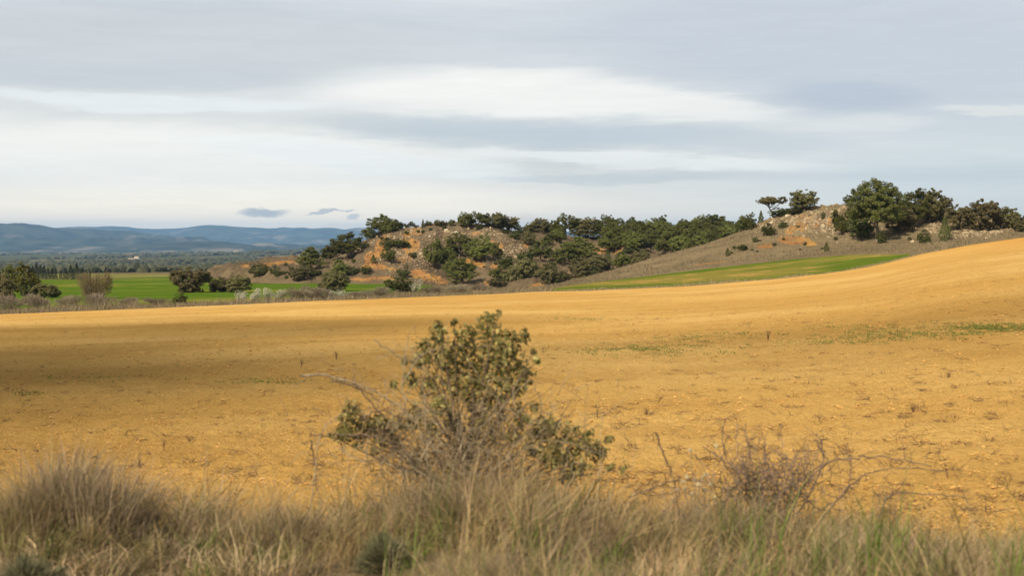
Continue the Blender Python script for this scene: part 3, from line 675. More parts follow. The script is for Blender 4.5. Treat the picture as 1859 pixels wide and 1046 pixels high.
# --- middle hill
BP = MID
plant('pine', 690, 428, 36, 44, BP, 'tallest dark pine on the left shoulder of the middle hill')
plant('pine_low', 671, 434, 21, 26, BP, 'low pine just left of the tallest pine on the hill shoulder')
plant('pine_low', 704, 424, 27, 26, BP, 'pine just right of the tallest pine on the hill shoulder')
plant('pine_low', 719, 419, 20, 36, BP, 'wide low pine on the shoulder beside the bare hilltop')
plant('pine', 630, 468, 43, 52, BP, 'large rounded pine on the left slope of the middle hill')
plant('pine_low', 597, 474, 27, 28, BP, 'low pine at the left foot of the large rounded pine')
plant('pine', 611, 466, 27, 24, BP, 'pine partly behind the large rounded pine')
plant('bush', 652, 440, 9, 8, BP, 'tiny tree on the slope line right of the large rounded pine')
plant('pine_low', 565, 490, 40, 40, BP, 'bright green pine at the left end of the middle hill')
plant('pine_low', 614, 505, 32, 36, BP, 'pine on the flat below the large rounded pine')
plant('oak', 605, 531, 34, 54, BASE, 'round oak standing in front of the pine on the flat')
plant('oak', 949, 524, 51, 56, BASE, 'large round olive oak at the field edge below the middle hill')
plant('oak', 541, 509, 24, 34, BP, 'round shrubby oak left of the bright green pine')
plant('bush', 570, 502, 13, 26, BP, 'low shrub under the bright green pine')
plant('bush', 639, 500, 16, 28, BP, 'spreading shrub right of the pine on the flat')
plant('bush', 732, 502, 14, 22, BP, 'darkest shrub above the orange bank at the hill foot')
plant_group([('pine', 747, 409, 11, 11), ('juniper', 768, 414, 16, 9), ('pine', 778, 410, 9, 11), ('oak', 795, 410, 10, 12), ('oak', 806, 410, 9, 11), ('pine', 820, 410, 11, 10), ('bush', 739, 409, 7, 7), ('bush', 756, 409, 5, 8)], BP, 'small trees along the bare hilltop skyline', 'small trees on the bare hilltop')
plant_group([('pine', 843, 411, 24, 26), ('pine', 864, 411, 25, 26), ('pine', 880, 412, 23, 22), ('oak', 897, 413, 25, 30), ('oak', 910, 414, 22, 26), ('oak', 926, 415, 22, 30), ('bush', 868, 414, 9, 11), ('bush', 941, 417, 8, 16)], BP, 'dark trees crowded on the middle of the hilltop', 'dark trees on the middle hilltop')
plant_group([('oak', 966, 420, 16, 24), ('oak', 985, 421, 23, 28), ('pine', 1006, 423, 22, 20), ('pine', 1027, 431, 40, 38), ('oak', 1052, 428, 28, 30), ('oak', 1068, 429, 33, 44), ('pine', 1090, 434, 26, 26)], BP, 'skyline trees between hilltop clump and pine stand', 'skyline trees right of the hilltop clump')
plant_group([('bush', 663, 452, 13, 16), ('pine_low', 702, 451, 19, 28), ('bush', 727, 450, 15, 30), ('pine_low', 703, 476, 27, 24), ('juniper', 678, 478, 16, 12), ('bush', 751, 469, 11, 11), ('bush', 666, 496, 13, 18), ('bush', 738, 425, 6, 8), ('bush', 760, 423, 6, 8)], BP, 'shrubs around the orange scars on the hill face', 'shrubs around the orange scars')
plant_group([('pine', 786, 489, 52, 30), ('pine', 812, 482, 32, 28), ('pine', 833, 468, 42, 42), ('pine', 857, 472, 37, 30), ('pine', 878, 475, 46, 42), ('pine', 900, 475, 33, 24), ('pine_low', 819, 502, 38, 34), ('pine_low', 838, 515, 44, 48), ('pine', 797, 470, 30, 24)], BP, 'pines filling the hollow in the middle hill face', 'pines in the hollow of the hill face')
plant_group([('oak', 959, 445, 24, 26), ('bush', 934, 434, 13, 20), ('bush', 918, 424, 8, 12), ('pine', 982, 475, 37, 36), ('bush', 954, 475, 19, 26), ('bush', 917, 484, 19, 28), ('pine_low', 907, 508, 25, 32), ('oak', 904, 522, 15, 36), ('pine_low', 994, 446, 17, 22), ('pine', 1014, 442, 26, 26), ('bush', 945, 425, 9, 12), ('bush', 1000, 433, 10, 16)], BP, 'trees and shrubs right of the hill face hollow', 'trees right of the hill face hollow')
plant_group([('pine_low', 1051, 476, 44, 60), ('pine_low', 1027, 482, 38, 34), ('oak', 997, 516, 34, 34), ('bush', 1018, 513, 20, 38), ('oak', 1053, 507, 36, 34), ('oak', 1087, 494, 28, 42), ('juniper', 1103, 480, 29, 16), ('pine_low', 1127, 487, 29, 36), ('oak', 1160, 483, 28, 34), ('bush', 1141, 460, 10, 18), ('bush', 1113, 497, 12, 15), ('bush', 1076, 500, 18, 26), ('oak', 1035, 470, 24, 26), ('bush', 1000, 486, 12, 20)], BP, 'trees in the gully where the two hills meet', 'trees in the gully between the hills')
plant_group([('oak', 470, 500, 20, 30), ('bush', 478, 500, 13, 22), ('bush', 504, 501, 13, 16), ('bush', 495, 497, 8, 9), ('bush', 515, 498, 6, 9), ('bush', 455, 496, 7, 8)], BP, 'shrubs on the low left tail of the hill', 'shrubs on the low tail of the hill')
def speckle(surf, n, region, ok, label, group):
    done = 0
    while done < n:
        a, b = rng.uniform(region[0], region[1]), rng.uniform(region[2], region[3])
        if not ok(a, b): continue
        sz = rng.uniform(3.5, 8); plant(random.choice(['bush', 'oak', 'bush']), a, b, sz * rng.uniform(.6, .95), sz, surf, label, group); done += 1
crest = lambda surf, a: pyz(surf.col(a)[1], surf.col(a)[0]).min()
speckle(MID, 46, (640, 1130, 412, 505), lambda a, b: b > crest(MID, a) + 6, 'tiny dark scrub bush dotted on the bare ground of the middle hill', 'tiny scrub bushes on the middle hill')
speckle(MID, 18, (445, 640, 478, 508), lambda a, b: b > crest(MID, a) + 4, 'tiny shrub dotted on the low brown tail left of the middle hill', 'tiny shrubs on the low brown tail')
speckle(RIGHT, 16, (1230, 1560, 385, 462), lambda a, b: b > crest(RIGHT, a) + 8 and b < 470 - (a - 1450) * .12, 'tiny dark scrub bush dotted on the grassy right hill', 'tiny scrub bushes on the right hill')
for px_ in np.arange(1098, 1400, 9.5):
    for rowi, (dy, hh_) in enumerate(((2, 36), (12, 34), (26, 32))):
        x_ = px_ + rng.normal() * 4 + rowi * 3; C2, Z2 = RIGHT.col(x_); lim = pyz(Z2, C2).min()
        Dm, Zm = MID.col(x_); cr = pyz(Zm, Dm).min(); b = cr + dy + rng.uniform(-2, 3)
        if b - hh_ > lim + 2 or b > lim + 22: continue
        hq = hh_ * rng.uniform(.78, 1.15) * (1.0 if x_ < 1280 else 1.08)
        plant('pine' if rng.uniform() < .6 else 'pine_low', x_, b, hq, hq * rng.uniform(.72, 1.0), MID, 'pine in the dense stand on the ridge behind the grassy right slope', 'pines in the dense ridge stand')
# --- left side
BP = BASE
plant('pine_yellow', 47, 537, 54, 46, BP, 'yellow green pine above the dry hedge at the left edge')
plant('bush', 52, 540, 24, 30, BP, 'dark shrub at the foot of the yellow green pine')
plant('oak', 82, 543, 26, 42, BP, 'round oak shrub right of the yellow green pine')
plant('oak_brown', 3, 548, 46, 36, BP, 'brownish oak cut by the left edge of the picture')
plant('pine', 14, 528, 44, 30, BP, 'dark pine behind the brownish oak at the left edge')
plant('pine', -30, 530, 60, 50, BP, 'tall pine just beyond the left edge of the picture')
plant('bare', 168, 545, 48, 58, BP, 'leafless brown rounded tree in the hedge before the green field')
plant('oak_brown', 345, 533, 43, 62, BP, 'largest round oak standing in the green field')
plant('oak', 400, 532, 26, 38, BP, 'left one of the lower oak pair right of the largest field oak')
plant('oak', 434, 533, 31, 42, BP, 'right one of the lower oak pair right of the largest field oak')
plant('bush', 327, 550, 17, 23, BP, 'small dark green ball shaped shrub at the field edge')
plant('oak', 419, 489, 10, 14, BP, 'tiny shrub on the far rim of the green field')
plant('bush', 723, 530, 27, 48, BP, 'yellowish green bush beside the white blossoming shrub')
plant_group([('cypress', p_, b_, b_ - t_, w_) for p_, b_, t_, w_ in [(59, 506, 483, 10), (66, 506, 477, 11), (73, 506, 481, 10), (80, 507, 483, 12), (87, 507, 487, 11), (94, 507, 487, 11), (101, 507, 489, 9), (110, 507, 491, 7), (118, 507.5, 486, 9), (128, 507.5, 482, 14), (139, 507.5, 478, 15), (148, 507.5, 487, 12), (156, 507, 489, 9), (163, 507, 489, 6)]], BP, 'dark cypresses lined up beyond the green field', 'cypresses beyond the green field')
plant_group([('blossom', 437, 549, 20, 30), ('blossom', 462, 548, 24, 34), ('blossom', 487, 547, 24, 32), ('blossom', 508, 546, 20, 28), ('blossom', 603, 542, 15, 26), ('blossom', 622, 541, 14, 28), ('blossom', 752, 530, 23, 26)], BP, 'white blossoming shrubs in the hedge along the field', 'white blossoming shrubs in the hedge')
plant_group([('bramble', p_, e_, h_, w_) for p_, e_, h_, w_ in [(20, 562, 26, 60), (70, 560, 24, 56), (120, 557, 20, 54), (178, 556, 22, 60), (232, 554, 14, 50), (285, 553, 12, 44), (540, 545, 22, 40), (566, 543, 24, 40), (585, 543, 18, 36), (655, 541, 12, 40), (690, 537, 16, 44), (785, 533, 13, 44), (830, 530, 13, 46), (872, 528, 11, 40)]], BP, 'grey brown leafless brambles in the hedge along the field', 'leafless brambles in the hedge')

# ------------------------------------------------------------------ far woods, houses
V0, F0 = icos(1)
def scatter_blobs(pts, rad, hgt, V0=V0, F0=F0, jit=.25):
    n = len(pts); k = len(V0)
    V = V0[None] * (1 + jit * rng.normal(size=(n, k, 1))); a = rng.uniform(0, 6.28, n); ca, sa = np.cos(a)[:, None], np.sin(a)[:, None]
    x = V[..., 0] * ca - V[..., 1] * sa; y = V[..., 0] * sa + V[..., 1] * ca
    V = np.stack([x * rad[:, None], y * rad[:, None], V[..., 2] * hgt[:, None]], -1) + pts[:, None]
    return V.reshape(-1, 3), (F0[None] + (np.arange(n) * k)[:, None, None]).reshape(-1, 3)
pts = []
while len(pts) < 9000:
    q = rng.uniform(-700, 1100); d = 660 * (5200 / 660) ** rng.uniform(0, 1) ** .9
    x = (q - CX) / F * d
    if fbm(np.array(x / 420 + 3.1), np.array(d / 900), 3, 91) > .22: continue
    pts.append((x, d, float(BASE.zat(q, d))))
pts = np.array(pts); rad = rng.uniform(2.2, 5.0, len(pts)) * np.clip(pts[:, 1] / 1600, .6, 2.2); hg = rng.uniform(2.0, 4.2, len(pts)) * np.clip(pts[:, 1] / 2600, .65, 1.3)
V, Fc = scatter_blobs(pts + np.stack([0 * hg, 0 * hg, hg * .6], 1), rad, hg)
tag(obj('valley_woods', mesh_np('valley_woods', V, Fc, [MATS['far_wood']])), kind='stuff')
def house(px, py, L, D_, H, label):
    p = BASE.hit(px, py); r = empty('farmhouse', p); tag(r, label, 'house'); rz = random.uniform(-.4, .4); r.rotation_euler = (0, 0, rz)
    bx = lambda x0, x1, y0, y1, z0, z1: (np.array([[x, y, z] for x in (x0, x1) for y in (y0, y1) for z in (z0, z1)], float), np.array([[0, 1, 3, 2], [4, 6, 7, 5], [0, 4, 5, 1], [2, 3, 7, 6], [0, 2, 6, 4], [1, 5, 7, 3]]))
    v, f = bx(-L / 2, L / 2, -D_ / 2, D_ / 2, -2, H); obj('wall', mesh_np('wall', v, f, [MATS['house_wall']]), r)
    e = .5; rh = D_ * .28
    v = np.array([[-L / 2 - e, -D_ / 2 - e, H], [L / 2 + e, -D_ / 2 - e, H], [L / 2 + e, D_ / 2 + e, H], [-L / 2 - e, D_ / 2 + e, H], [-L / 2 - e, 0, H + rh], [L / 2 + e, 0, H + rh]])
    obj('roof', mesh_np('roof', v, [np.array([[0, 1, 5, 4], [2, 3, 4, 5], [0, 3, 2, 1]]), np.array([[0, 4, 3], [1, 2, 5]])], [MATS['house_roof']]), r)
    for k in range(3):
        x = -L / 3 + k * L / 3; v, f = bx(x - .6, x + .6, -D_ / 2 - .05, -D_ / 2 + .1, H * .4, H * .75); obj('window', mesh_np('window', v, f, [MATS['house_glass']]), r)
house(238, 474, 13, 7, 3.6, 'pale farmhouse among the far woods below the ochre clearing')
house(249, 471, 9, 7, 4.6, 'taller pale house just right of the farmhouse in the far woods')
house(429, 459, 14, 8, 5, 'pale house on the wooded far ridge left of the middle hill')

# ------------------------------------------------------------------ grass blades
def blade_mesh(root, h, lean, az, width, colr, seg=(0, .4, .75, 1.0), kink=.28):
    n = len(root); root = np.asarray(root, float); L = np.stack([np.cos(az), np.sin(az), 0 * az], 1)
    tw = rng.uniform(0, 6.28, n); side = np.stack([np.cos(tw), np.sin(tw), 0 * tw], 1)
    K = rng.normal(size=(n, 3)) * [kink, kink, kink * .7]; kt = rng.uniform(.2, .7, n)
    rows = []
    for t_ in seg:
        c_ = root + np.array([0, 0, 1.])[None] * (h * (t_ - .45 * lean * t_ ** 2))[:, None] + L * (h * lean * t_ ** 1.8)[:, None] + K * (h * np.clip(t_ - kt, 0, 1))[:, None]
        wv = side * (width * (1 - .75 * t_))[:, None]
        rows += [c_ - wv, c_ + wv] if t_ < 1 else [c_]
    V = np.stack(rows, 1); k = V.shape[1]; b = (np.arange(n) * k)[:, None]
    Q = [b + np.array([[2 * i, 2 * i + 1, 2 * i + 3, 2 * i + 2]]) for i in range(len(seg) - 2)]
    return V.reshape(-1, 3), [np.concatenate(Q), b + np.array([[k - 3, k - 2, k - 1]])], np.repeat(colr, k, 0)
def tint(base, n, var=.25, hue=.08):
    c_ = np.asarray(base)[None] * (1 + var * rng.normal(size=(n, 1))) * (1 + hue * rng.normal(size=(n, 3))); return np.clip(c_, .01, .9)
def blade_obj(name, parts, kind='stuff', parent=None):
    V, Fc, C_ = [], {}, []; n = 0
    for v, f, c_ in parts:
        V.append(v); C_.append(c_)
        for ff in f: Fc.setdefault(ff.shape[1], []).append(ff + n)
        n += len(v)
    me = mesh_np(name, np.concatenate(V), [np.concatenate(x) for x in Fc.values()], [MATS['grass_blade']], color=np.concatenate(C_))
    o = obj(name, me, parent)
    if kind: o['kind'] = kind
    return o
STRAW, GREY, OLIVE, GREEN, PALE, DARK = (.40, .295, .158), (.32, .245, .172), (.20, .18, .075), (.13, .175, .04), (.54, .425, .275), (.125, .112, .055)  # DARK puts the shade of gaps between tufts into blade colour
def tufts(n, ylo, yhi, per, hlo, hhi, palette, probs, r0=.10, wid=.0022, leanm=.45, xlim=None, azm=.2):
    y = rng.uniform(ylo, yhi, n); x = rng.uniform(-1, 1, n) * (y * .40 + .5)
    if xlim is not None: x = rng.uniform(xlim[0], xlim[1], n)
    if xlim is None and n > 300:
        kp = fbm(x / .55, y / .55, 2, 141) > -.28; x, y = x[kp], y[kp]; n = len(x)
    hs = .92 * rng.uniform(hlo, hhi, n) * np.clip(1 + .9 * fbm(x / .9, y / .9, 2, 101), .28, 1.75); rr = rng.uniform(.5, 1.6, n) * r0
    pal = rng.choice(len(palette), n, p=probs)
    X = np.repeat(x, per) + rng.normal(size=n * per) * np.repeat(rr, per) * .6; Y = np.repeat(y, per) + rng.normal(size=n * per) * np.repeat(rr, per) * .6
    dx, dy = X - np.repeat(x, per), Y - np.repeat(y, per)
    az = np.arctan2(dy, dx); wind = np.repeat(rng.normal(size=n) * 1.3 + azm, per) + rng.normal(size=n * per) * .6
    az = np.where(rng.uniform(size=n * per) < .45, az, wind)
    lean = np.clip(np.abs(rng.normal(leanm, .28, n * per)), .05, 1.1); h = np.repeat(hs, per) * rng.uniform(.35, 1.1, n * per)
    C_ = tint((1, 1, 1), n * per, .22, .05) * np.array(palette)[np.repeat(pal, per)] * np.repeat(np.clip(1 + .32 * rng.normal(size=n), .4, 1.7), per)[:, None]
    C_ = C_ * np.interp(X, [-3, -.2, .8, 3], [1.08, 1.1, 1.04, .98])[:, None] * np.array([1, .99, .95])
    return blade_mesh(np.stack([X, Y, bankz(X, Y) - .01], 1), h, lean, az, wid * rng.uniform(.6, 1.5, n * per), np.clip(C_, .01, .9))
parts = [tufts(950, 3.2, 9.2, 80, .17, .36, [STRAW, GREY, OLIVE, PALE, DARK], [.30, .28, .24, .08, .10], .12, .0026, .75),
         tufts(360, 3.6, 9.0, 50, .24, .44, [STRAW, GREY, PALE, OLIVE], [.35, .3, .15, .2], .09, .0021, .5),
         tufts(900, 3.4, 9.0, 34, .10, .26, [PALE, STRAW, GREY, DARK], [.2, .35, .3, .15], .22, .0030, 1.05),
         tufts(160, 3.8, 8.8, 7, .38, .56, [PALE, STRAW], [.5, .5], .06, .0016, .3),
         tufts(330, 8.6, 9.6, 40, .10, .22, [STRAW, GREY, OLIVE], [.4, .3, .3]),
         tufts(280, 7.2, 9.2, 60, .16, .32, [STRAW, GREY, OLIVE], [.33, .3, .37], .12, .0026, .7, (1.0, 4.4)), tufts(170, 7.4, 9.4, 60, .18, .34, [STRAW, GREY, OLIVE], [.4, .35, .25], .12, .0026, .6, (-1.2, .8))]
blade_obj('dry_grass', parts)
parts = [tufts(190, 3.6, 8.2, 26, .22, .42, [GREEN, OLIVE], [.6, .4], .06, .0036, .4), tufts(70, 4.2, 7.0, 34, .28, .50, [GREEN, OLIVE], [.6, .4], .07, .0036, .28, (1.4, 3.2)),
         tufts(10, 6.0, 8.0, 8, .40, .58, [GREEN], [1.0], .05, .0045, .25, (1.0, 2.9))]
blade_obj('green_grass', parts)
# tussocks that stand out
def tussock(name, px, py, d, rad, h, n, cols, label, cat, wid=.0018, leanm=.5, z=None):
    p = P(px, py, d); p[2] = bankz(p[0], p[1]) - .01; r = rng.uniform(0, 1, n) ** .5 * rad; a = rng.uniform(0, 6.28, n)
    ci = rng.integers(0, 6, n); cc0 = rng.normal(size=(6, 2)) * rad * .55; r = r * .62; ch = rng.uniform(.62, 1.12, 6); cl0 = rng.normal(size=6) * .22
    root = np.stack([r * np.cos(a) + cc0[ci, 0], r * np.sin(a) * .8 + cc0[ci, 1], 0 * r], 1); hh_ = h * rng.uniform(.4, 1.1, n) * ch[ci] * (1 - .35 * (r / rad) ** 2); root[:, 2] = bankz(root[:, 0] + p[0], root[:, 1] + p[1]) - p[2] - .01
    az = np.where(rng.uniform(size=n) < .6, a, rng.normal(.2, .8, n)); C_ = tint((1, 1, 1), n, .2, .05) * np.array(cols)[rng.integers(0, len(cols), n)]
    o = blade_obj(name, [blade_mesh(root, hh_, np.clip(np.abs(rng.normal(leanm, .25, n) + cl0[ci]) + .3 * r / rad, .05, 1.2), az + cl0[ci] * 2, wid * rng.uniform(.6, 1.4, n), np.clip(C_, .01, .9))], None)
    o.location = p; return tag(o, label, cat)
tussock('grass_tussock', 160, 930, 7.8, .30, .62, 4200, [GREY, GREY, PALE, OLIVE], 'tall shaggy dry grass tussock at the left of the bank', 'grass', .0021, .42)
tussock('grass_tussock', 20, 960, 7.6, .30, .42, 2600, [GREY, STRAW, OLIVE], 'dry grass tussock cut by the left edge of the picture', 'grass')
tussock('grass_tussock', 500, 960, 7.7, .26, .34, 2600, [STRAW, OLIVE, GREY], 'rounded straw grass tussock left of the oak shrub', 'grass')
tussock('grass_tussock', 590, 960, 7.8, .20, .30, 1800, [STRAW, OLIVE, PALE], 'smaller grass tussock close to the left of the oak shrub', 'grass')
tussock('grass_tussock', 1010, 985, 7.6, .30, .34, 3000, [STRAW, PALE, GREY], 'straw grass tussock at the right foot of the oak shrub', 'grass')
tussock('grass_tussock', 1580, 990, 7.8, .26, .30, 2200, [GREY, STRAW, OLIVE], 'grey grass tussock right of the dead twiggy bush', 'grass')
tussock('grass_tussock', 860, 985, 8.0, .46, .40, 5200, [STRAW, GREY, OLIVE, GREY], 'pale dry grass growing up through the oak shrub', 'grass', .0018, .45)
def cushion(px, py, d, rx, rz, label, n=2600):
    p = P(px, py, d); p[2] = bankz(p[0], p[1]) - .02
    a = rdir(n); a[:, 2] = np.abs(a[:, 2]); q = a * rng.uniform(.6, 1, (n, 1)) * (1 + .18 * fbm(a[:, 0] * 4, a[:, 1] * 4, 2, 5))[:, None] * [rx, rx, rz]
    dd = unit(a + rdir(n) * .4); L = rng.uniform(.03, .07, (n, 1)); s = unit(np.cross(dd, rdir(n))) * .0035
    V = np.stack([q - s, q + s, q + dd * L], 1).reshape(-1, 3)
    r = empty('cushion_shrub', p); tag(r, label, 'shrub')
    o = obj('foliage', mesh_np('cushion_foliage', V, np.arange(3 * n).reshape(n, 3), [MATS['cushion_leaves']]), r)
    st_ = merge(limbs(np.array([0, 0, 0.]), q[rng.choice(n, 20)] * .8, .005)); obj('stem', mesh_np('cushion_stem', st_[0], st_[1], [MATS['stem_bark']], True), r)
cushion(55, 985, 6.3, .15, .20, 'dark grey green cushion shrub in the grass at the left edge')
cushion(700, 975, 7.0, .12, .19, 'grey green cushion shrub in the grass below the oak shrub')
# --- hedge strip and slope grass
def strip_blades(n, pxlo, pxhi, off, hlo, hhi, wid, pal, probs, surf, hn=30.0, azm=0., clump=.6):
    q = rng.uniform(pxlo, pxhi, n); e = edge_d(q); d = e + rng.uniform(off[0], off[1], n)
    z = np.array([surf.zat(a, b) for a, b in zip(q, d)]); x = (q - CX) / F * d
    h = rng.uniform(hlo, hhi, n) * np.clip(1 + clump * fbm(x / 2.5, d / 2.5, 3, 111), .25, 2.2)
    C_ = tint((1, 1, 1), n, .25, .06) * np.array(pal)[rng.choice(len(pal), n, p=probs)]
    return blade_mesh(np.stack([x, d, z], 1), h, np.abs(rng.normal(.35, .25, n)), rng.uniform(0, 6.28, n), wid * rng.uniform(.5, 1.5, n), np.clip(C_, .01, .9), (0, .5, 1.0))
def edge_d(q): return np.interp(q, [a for a, b, c_ in EDGE], [b for a, b, c_ in EDGE])
VG = (.20, .165, .105)
blade_obj('verge_grass', [strip_blades(26000, -500, 1010, (-.6, 9), .25, .7, .022, [GREY, VG, OLIVE, STRAW], [.35, .3, .2, .15], BASE),
                          strip_blades(5000, -500, 1010, (-1.2, 1.5), .10, .30, .02, [OLIVE, GREEN, STRAW], [.5, .25, .25], BASE)])
blade_obj('crop_edge_grass', [strip_blades(9000, 985, 1720, (-.8, 2.6), .15, .45, .018, [STRAW, PALE, OLIVE, GREY], [.35, .2, .3, .15], RIGHT), strip_blades(4000, 1640, 2300, (-.6, 4), .12, .4, .018, [GREY, OLIVE, VG], [.4, .3, .3], RIGHT)])
def slope_blades(n, surf, pxr, dlo, dhi, hlo, hhi, wid, pal, probs):
    q = rng.uniform(*pxr, n); i = np.clip(np.searchsorted(surf.px, q), 0, len(surf.px) - 1); lo = dlo(q); hi = dhi(q); d = lo + (hi - lo) * rng.uniform(0, 1, n)
    z = np.array([np.interp(b, surf.D[j], surf.Z[j]) for j, b in zip(i, d)]); x = (q - CX) / F * d
    keep = fbm(x / 3.5, d / 3.5, 3, 121) > -.25; q, d, z, x = q[keep], d[keep], z[keep], x[keep]; n = len(q)
    C_ = tint((1, 1, 1), n, .25, .06) * np.array(pal)[rng.choice(len(pal), n, p=probs)]
    return blade_mesh(np.stack([x, d, z - .02], 1), rng.uniform(hlo, hhi, n), np.abs(rng.normal(.4, .25, n)), rng.uniform(0, 6.28, n), wid * rng.uniform(.5, 1.5, n), np.clip(C_, .01, .9), (0, .5, 1.0))
px = RIGHT.px
tl = lambda q: np.interp(q, px, T_[0]) + .3
blade_obj('slope_dry_grass', [slope_blades(30000, RIGHT, (980, 2050), tl, lambda q: np.interp(q, px, C_line), .15, .42, .03, [(.27, .215, .13), (.21, .165, .10), (.15, .12, .075), (.13, .13, .06)], [.4, .3, .15, .15])])
mp = MID.px
blade_obj('hill_low_scrub', [slope_blades(26000, MID, (420, 1250), lambda q: np.interp(q, mp, MIDT), lambda q: np.interp(q, mp, MIDC), .2, .6, .05, [(.15, .12, .075), (.20, .155, .095), (.09, .085, .045), (.24, .19, .12)], [.35, .3, .2, .15])])
# --- stones on the hills
V1, F1 = icos(1)
def stones(surf, spots, n, smin, smax):
    out = []
    for _ in range(n):
        cx, cy, rx, ry, sl_ = spots[rng.integers(len(spots))]; a = rng.normal() * .55 * rx; b = rng.normal() * .55 * ry
        out.append(surf.hit(cx + a, cy + b + sl_ * a))
    out = np.array(out); s = smin * (smax / smin) ** rng.uniform(0, 1, n) ** 1.6
    return scatter_blobs(out, s, s * rng.uniform(.45, .9, n), V1, F1, .16)
V, Fc = merge([stones(MID, ROCK_SPOTS, 1300, .08, .40), stones(RIGHT, RR + RR[:1] * 2, 2000, .07, .36)])
tag(obj('loose_stones', mesh_np('loose_stones', V, Fc, [MATS['stone_scatter']])), kind='stuff')
V2, F2 = icos(2)
def boulder(surf, px, py, w_, h, label, seed):
    p = surf.hit(px, py + h / 2); d = p[1]; v = V2 * (1 + .25 * fbm(V2[:, 0] * 1.6 + seed, V2[:, 1] * 1.6 + V2[:, 2] * 1.3, 3, seed))[:, None]; v = np.sign(v) * np.abs(v) ** .8
    o = obj('boulder', mesh_np('boulder', v * [w_ / 2 / F * d, w_ / 2.4 / F * d, h / 1.6 / F * d], F2, [MATS['limestone']]), loc=p); tag(o, label, 'rock', 'pale boulders on the hills')
for i, (a, b, c_, e, l) in enumerate([(1401, 403, 12, 7, 'widest pale boulder below the umbrella shaped oak'), (1384, 411, 9, 6, 'pale boulder lowest on the left shoulder of the right hill'), (1430, 390, 11, 6, 'pale boulder between the umbrella shaped and dense round oaks'), (1403, 395, 9, 4, 'flat pale boulder right under the umbrella shaped oak'), (1425, 402, 5, 4, 'small pale boulder beside the shrub below the hill shoulder'), (1493, 408, 8, 9, 'tilted grey boulder on the rocky right hill face')]): boulder(RIGHT, a, b, c_, e, l, i)
for i, (a, b, c_, e, l) in enumerate([(810, 416, 9, 5, 'left pale boulder under the bare hilltop skyline'), (829, 420, 10, 5, 'right pale boulder under the bare hilltop skyline'), (780, 428, 6, 4, 'small pale boulder in the middle of the bare hill face'), (729, 447, 7, 6, 'pale boulder left of the tall orange scar')]): boulder(MID, a, b, c_, e, l, 20 + i)

# ------------------------------------------------------------------ clods and litter on the field
def fsample(n, lo, hi, pxr=(-400, 2260), g=1.0):
    q = rng.uniform(*pxr, n); d = 1 / (1 / hi + (1 / lo - 1 / hi) * rng.uniform(0, 1, n) ** g)
    z = np.array([FIELD.zat(a, b) for a, b in zip(q, d)]); return np.stack([(q - CX) / F * d, d, z], 1)
Vo = np.array([[1, 0, 0], [-1, 0, 0], [0, 1, 0], [0, -1, 0], [0, 0, 1], [0, 0, -1]], float); Fo = np.array([[0, 2, 4], [2, 1, 4], [1, 3, 4], [3, 0, 4], [2, 0, 5], [1, 2, 5], [3, 1, 5], [0, 3, 5]])
p = fsample(62000, 9.5, 70); s = .006 * (.030 / .006) ** rng.uniform(0, 1, len(p)) ** 2.4 * np.clip(p[:, 1] / 22, .75, 1.7); p[:, 2] += .018
p2 = fsample(2600, 9.5, 50); s2 = .009 * 3.0 ** rng.uniform(0, 1, len(p2)) ** 2 * np.clip(p2[:, 1] / 22, .8, 1.6); p2[:, 2] += .012
V, Fc = merge([scatter_blobs(p, s, s * .55, Vo, Fo, .25), scatter_blobs(p2, s2, s2 * .7, V0, F0, .18)])
tag(obj('soil_clods', mesh_np('soil_clods', V, Fc, [MATS['soil_clod']])), kind='stuff')
def litter(pts, n, spread, L, wid, flat):
    k = len(pts); c_ = np.repeat(pts, n, 0) + rng.normal(size=(k * n, 3)) * [spread, spread, .0]; c_[:, 2] += .02
    d = rdir(k * n); d[:, 2] = np.abs(d[:, 2]) * flat; d = unit(d); LL = L * rng.uniform(.4, 1.2, (k * n, 1)); sd = unit(np.cross(d, rdir(k * n))) * wid
    return np.stack([c_ - sd, c_ + sd, c_ + d * LL], 1).reshape(-1, 3), np.arange(3 * k * n).reshape(-1, 3)
p = fsample(1700, 10.5, 90, (-300, 2100)); w_ = p[:, 0] / p[:, 1] * F + CX
p = p[(w_ > 950) | (rng.uniform(size=len(p)) < .5)]
tag(obj('field_litter', mesh_np('field_litter', *litter(p, 12, .06, .14, .004, .5), [MATS['weed_dry']])), kind='stuff')
def patch_pts(rows):
    out = []
    for (cx, cy, rx, ry, n, sl_) in rows:
        for _ in range(n):
            a = rng.normal() * rx * .5; out.append(FIELD.hit(cx + a, cy + rng.normal() * ry * .5 + sl_ * a))
    return np.array(out)
p = patch_pts([(1050, 580, 90, 4, 50, 0), (1150, 636, 110, 8, 90, -.05), (1300, 612, 120, 10, 80, -.02), (1640, 612, 220, 10, 240, -.05), (1800, 597, 90, 8, 190, 0), (1560, 600, 120, 10, 90, 0), (1230, 640, 120, 16, 60, 0), (150, 690, 200, 10, 30, 0), (520, 695, 130, 8, 40, 0), (50, 717, 20, 3, 10, 0)])
tag(obj('green_seedlings', mesh_np('green_seedlings', *litter(p, 9, .10, .065, .009, .8), [MATS['weed_green']])), kind='stuff')
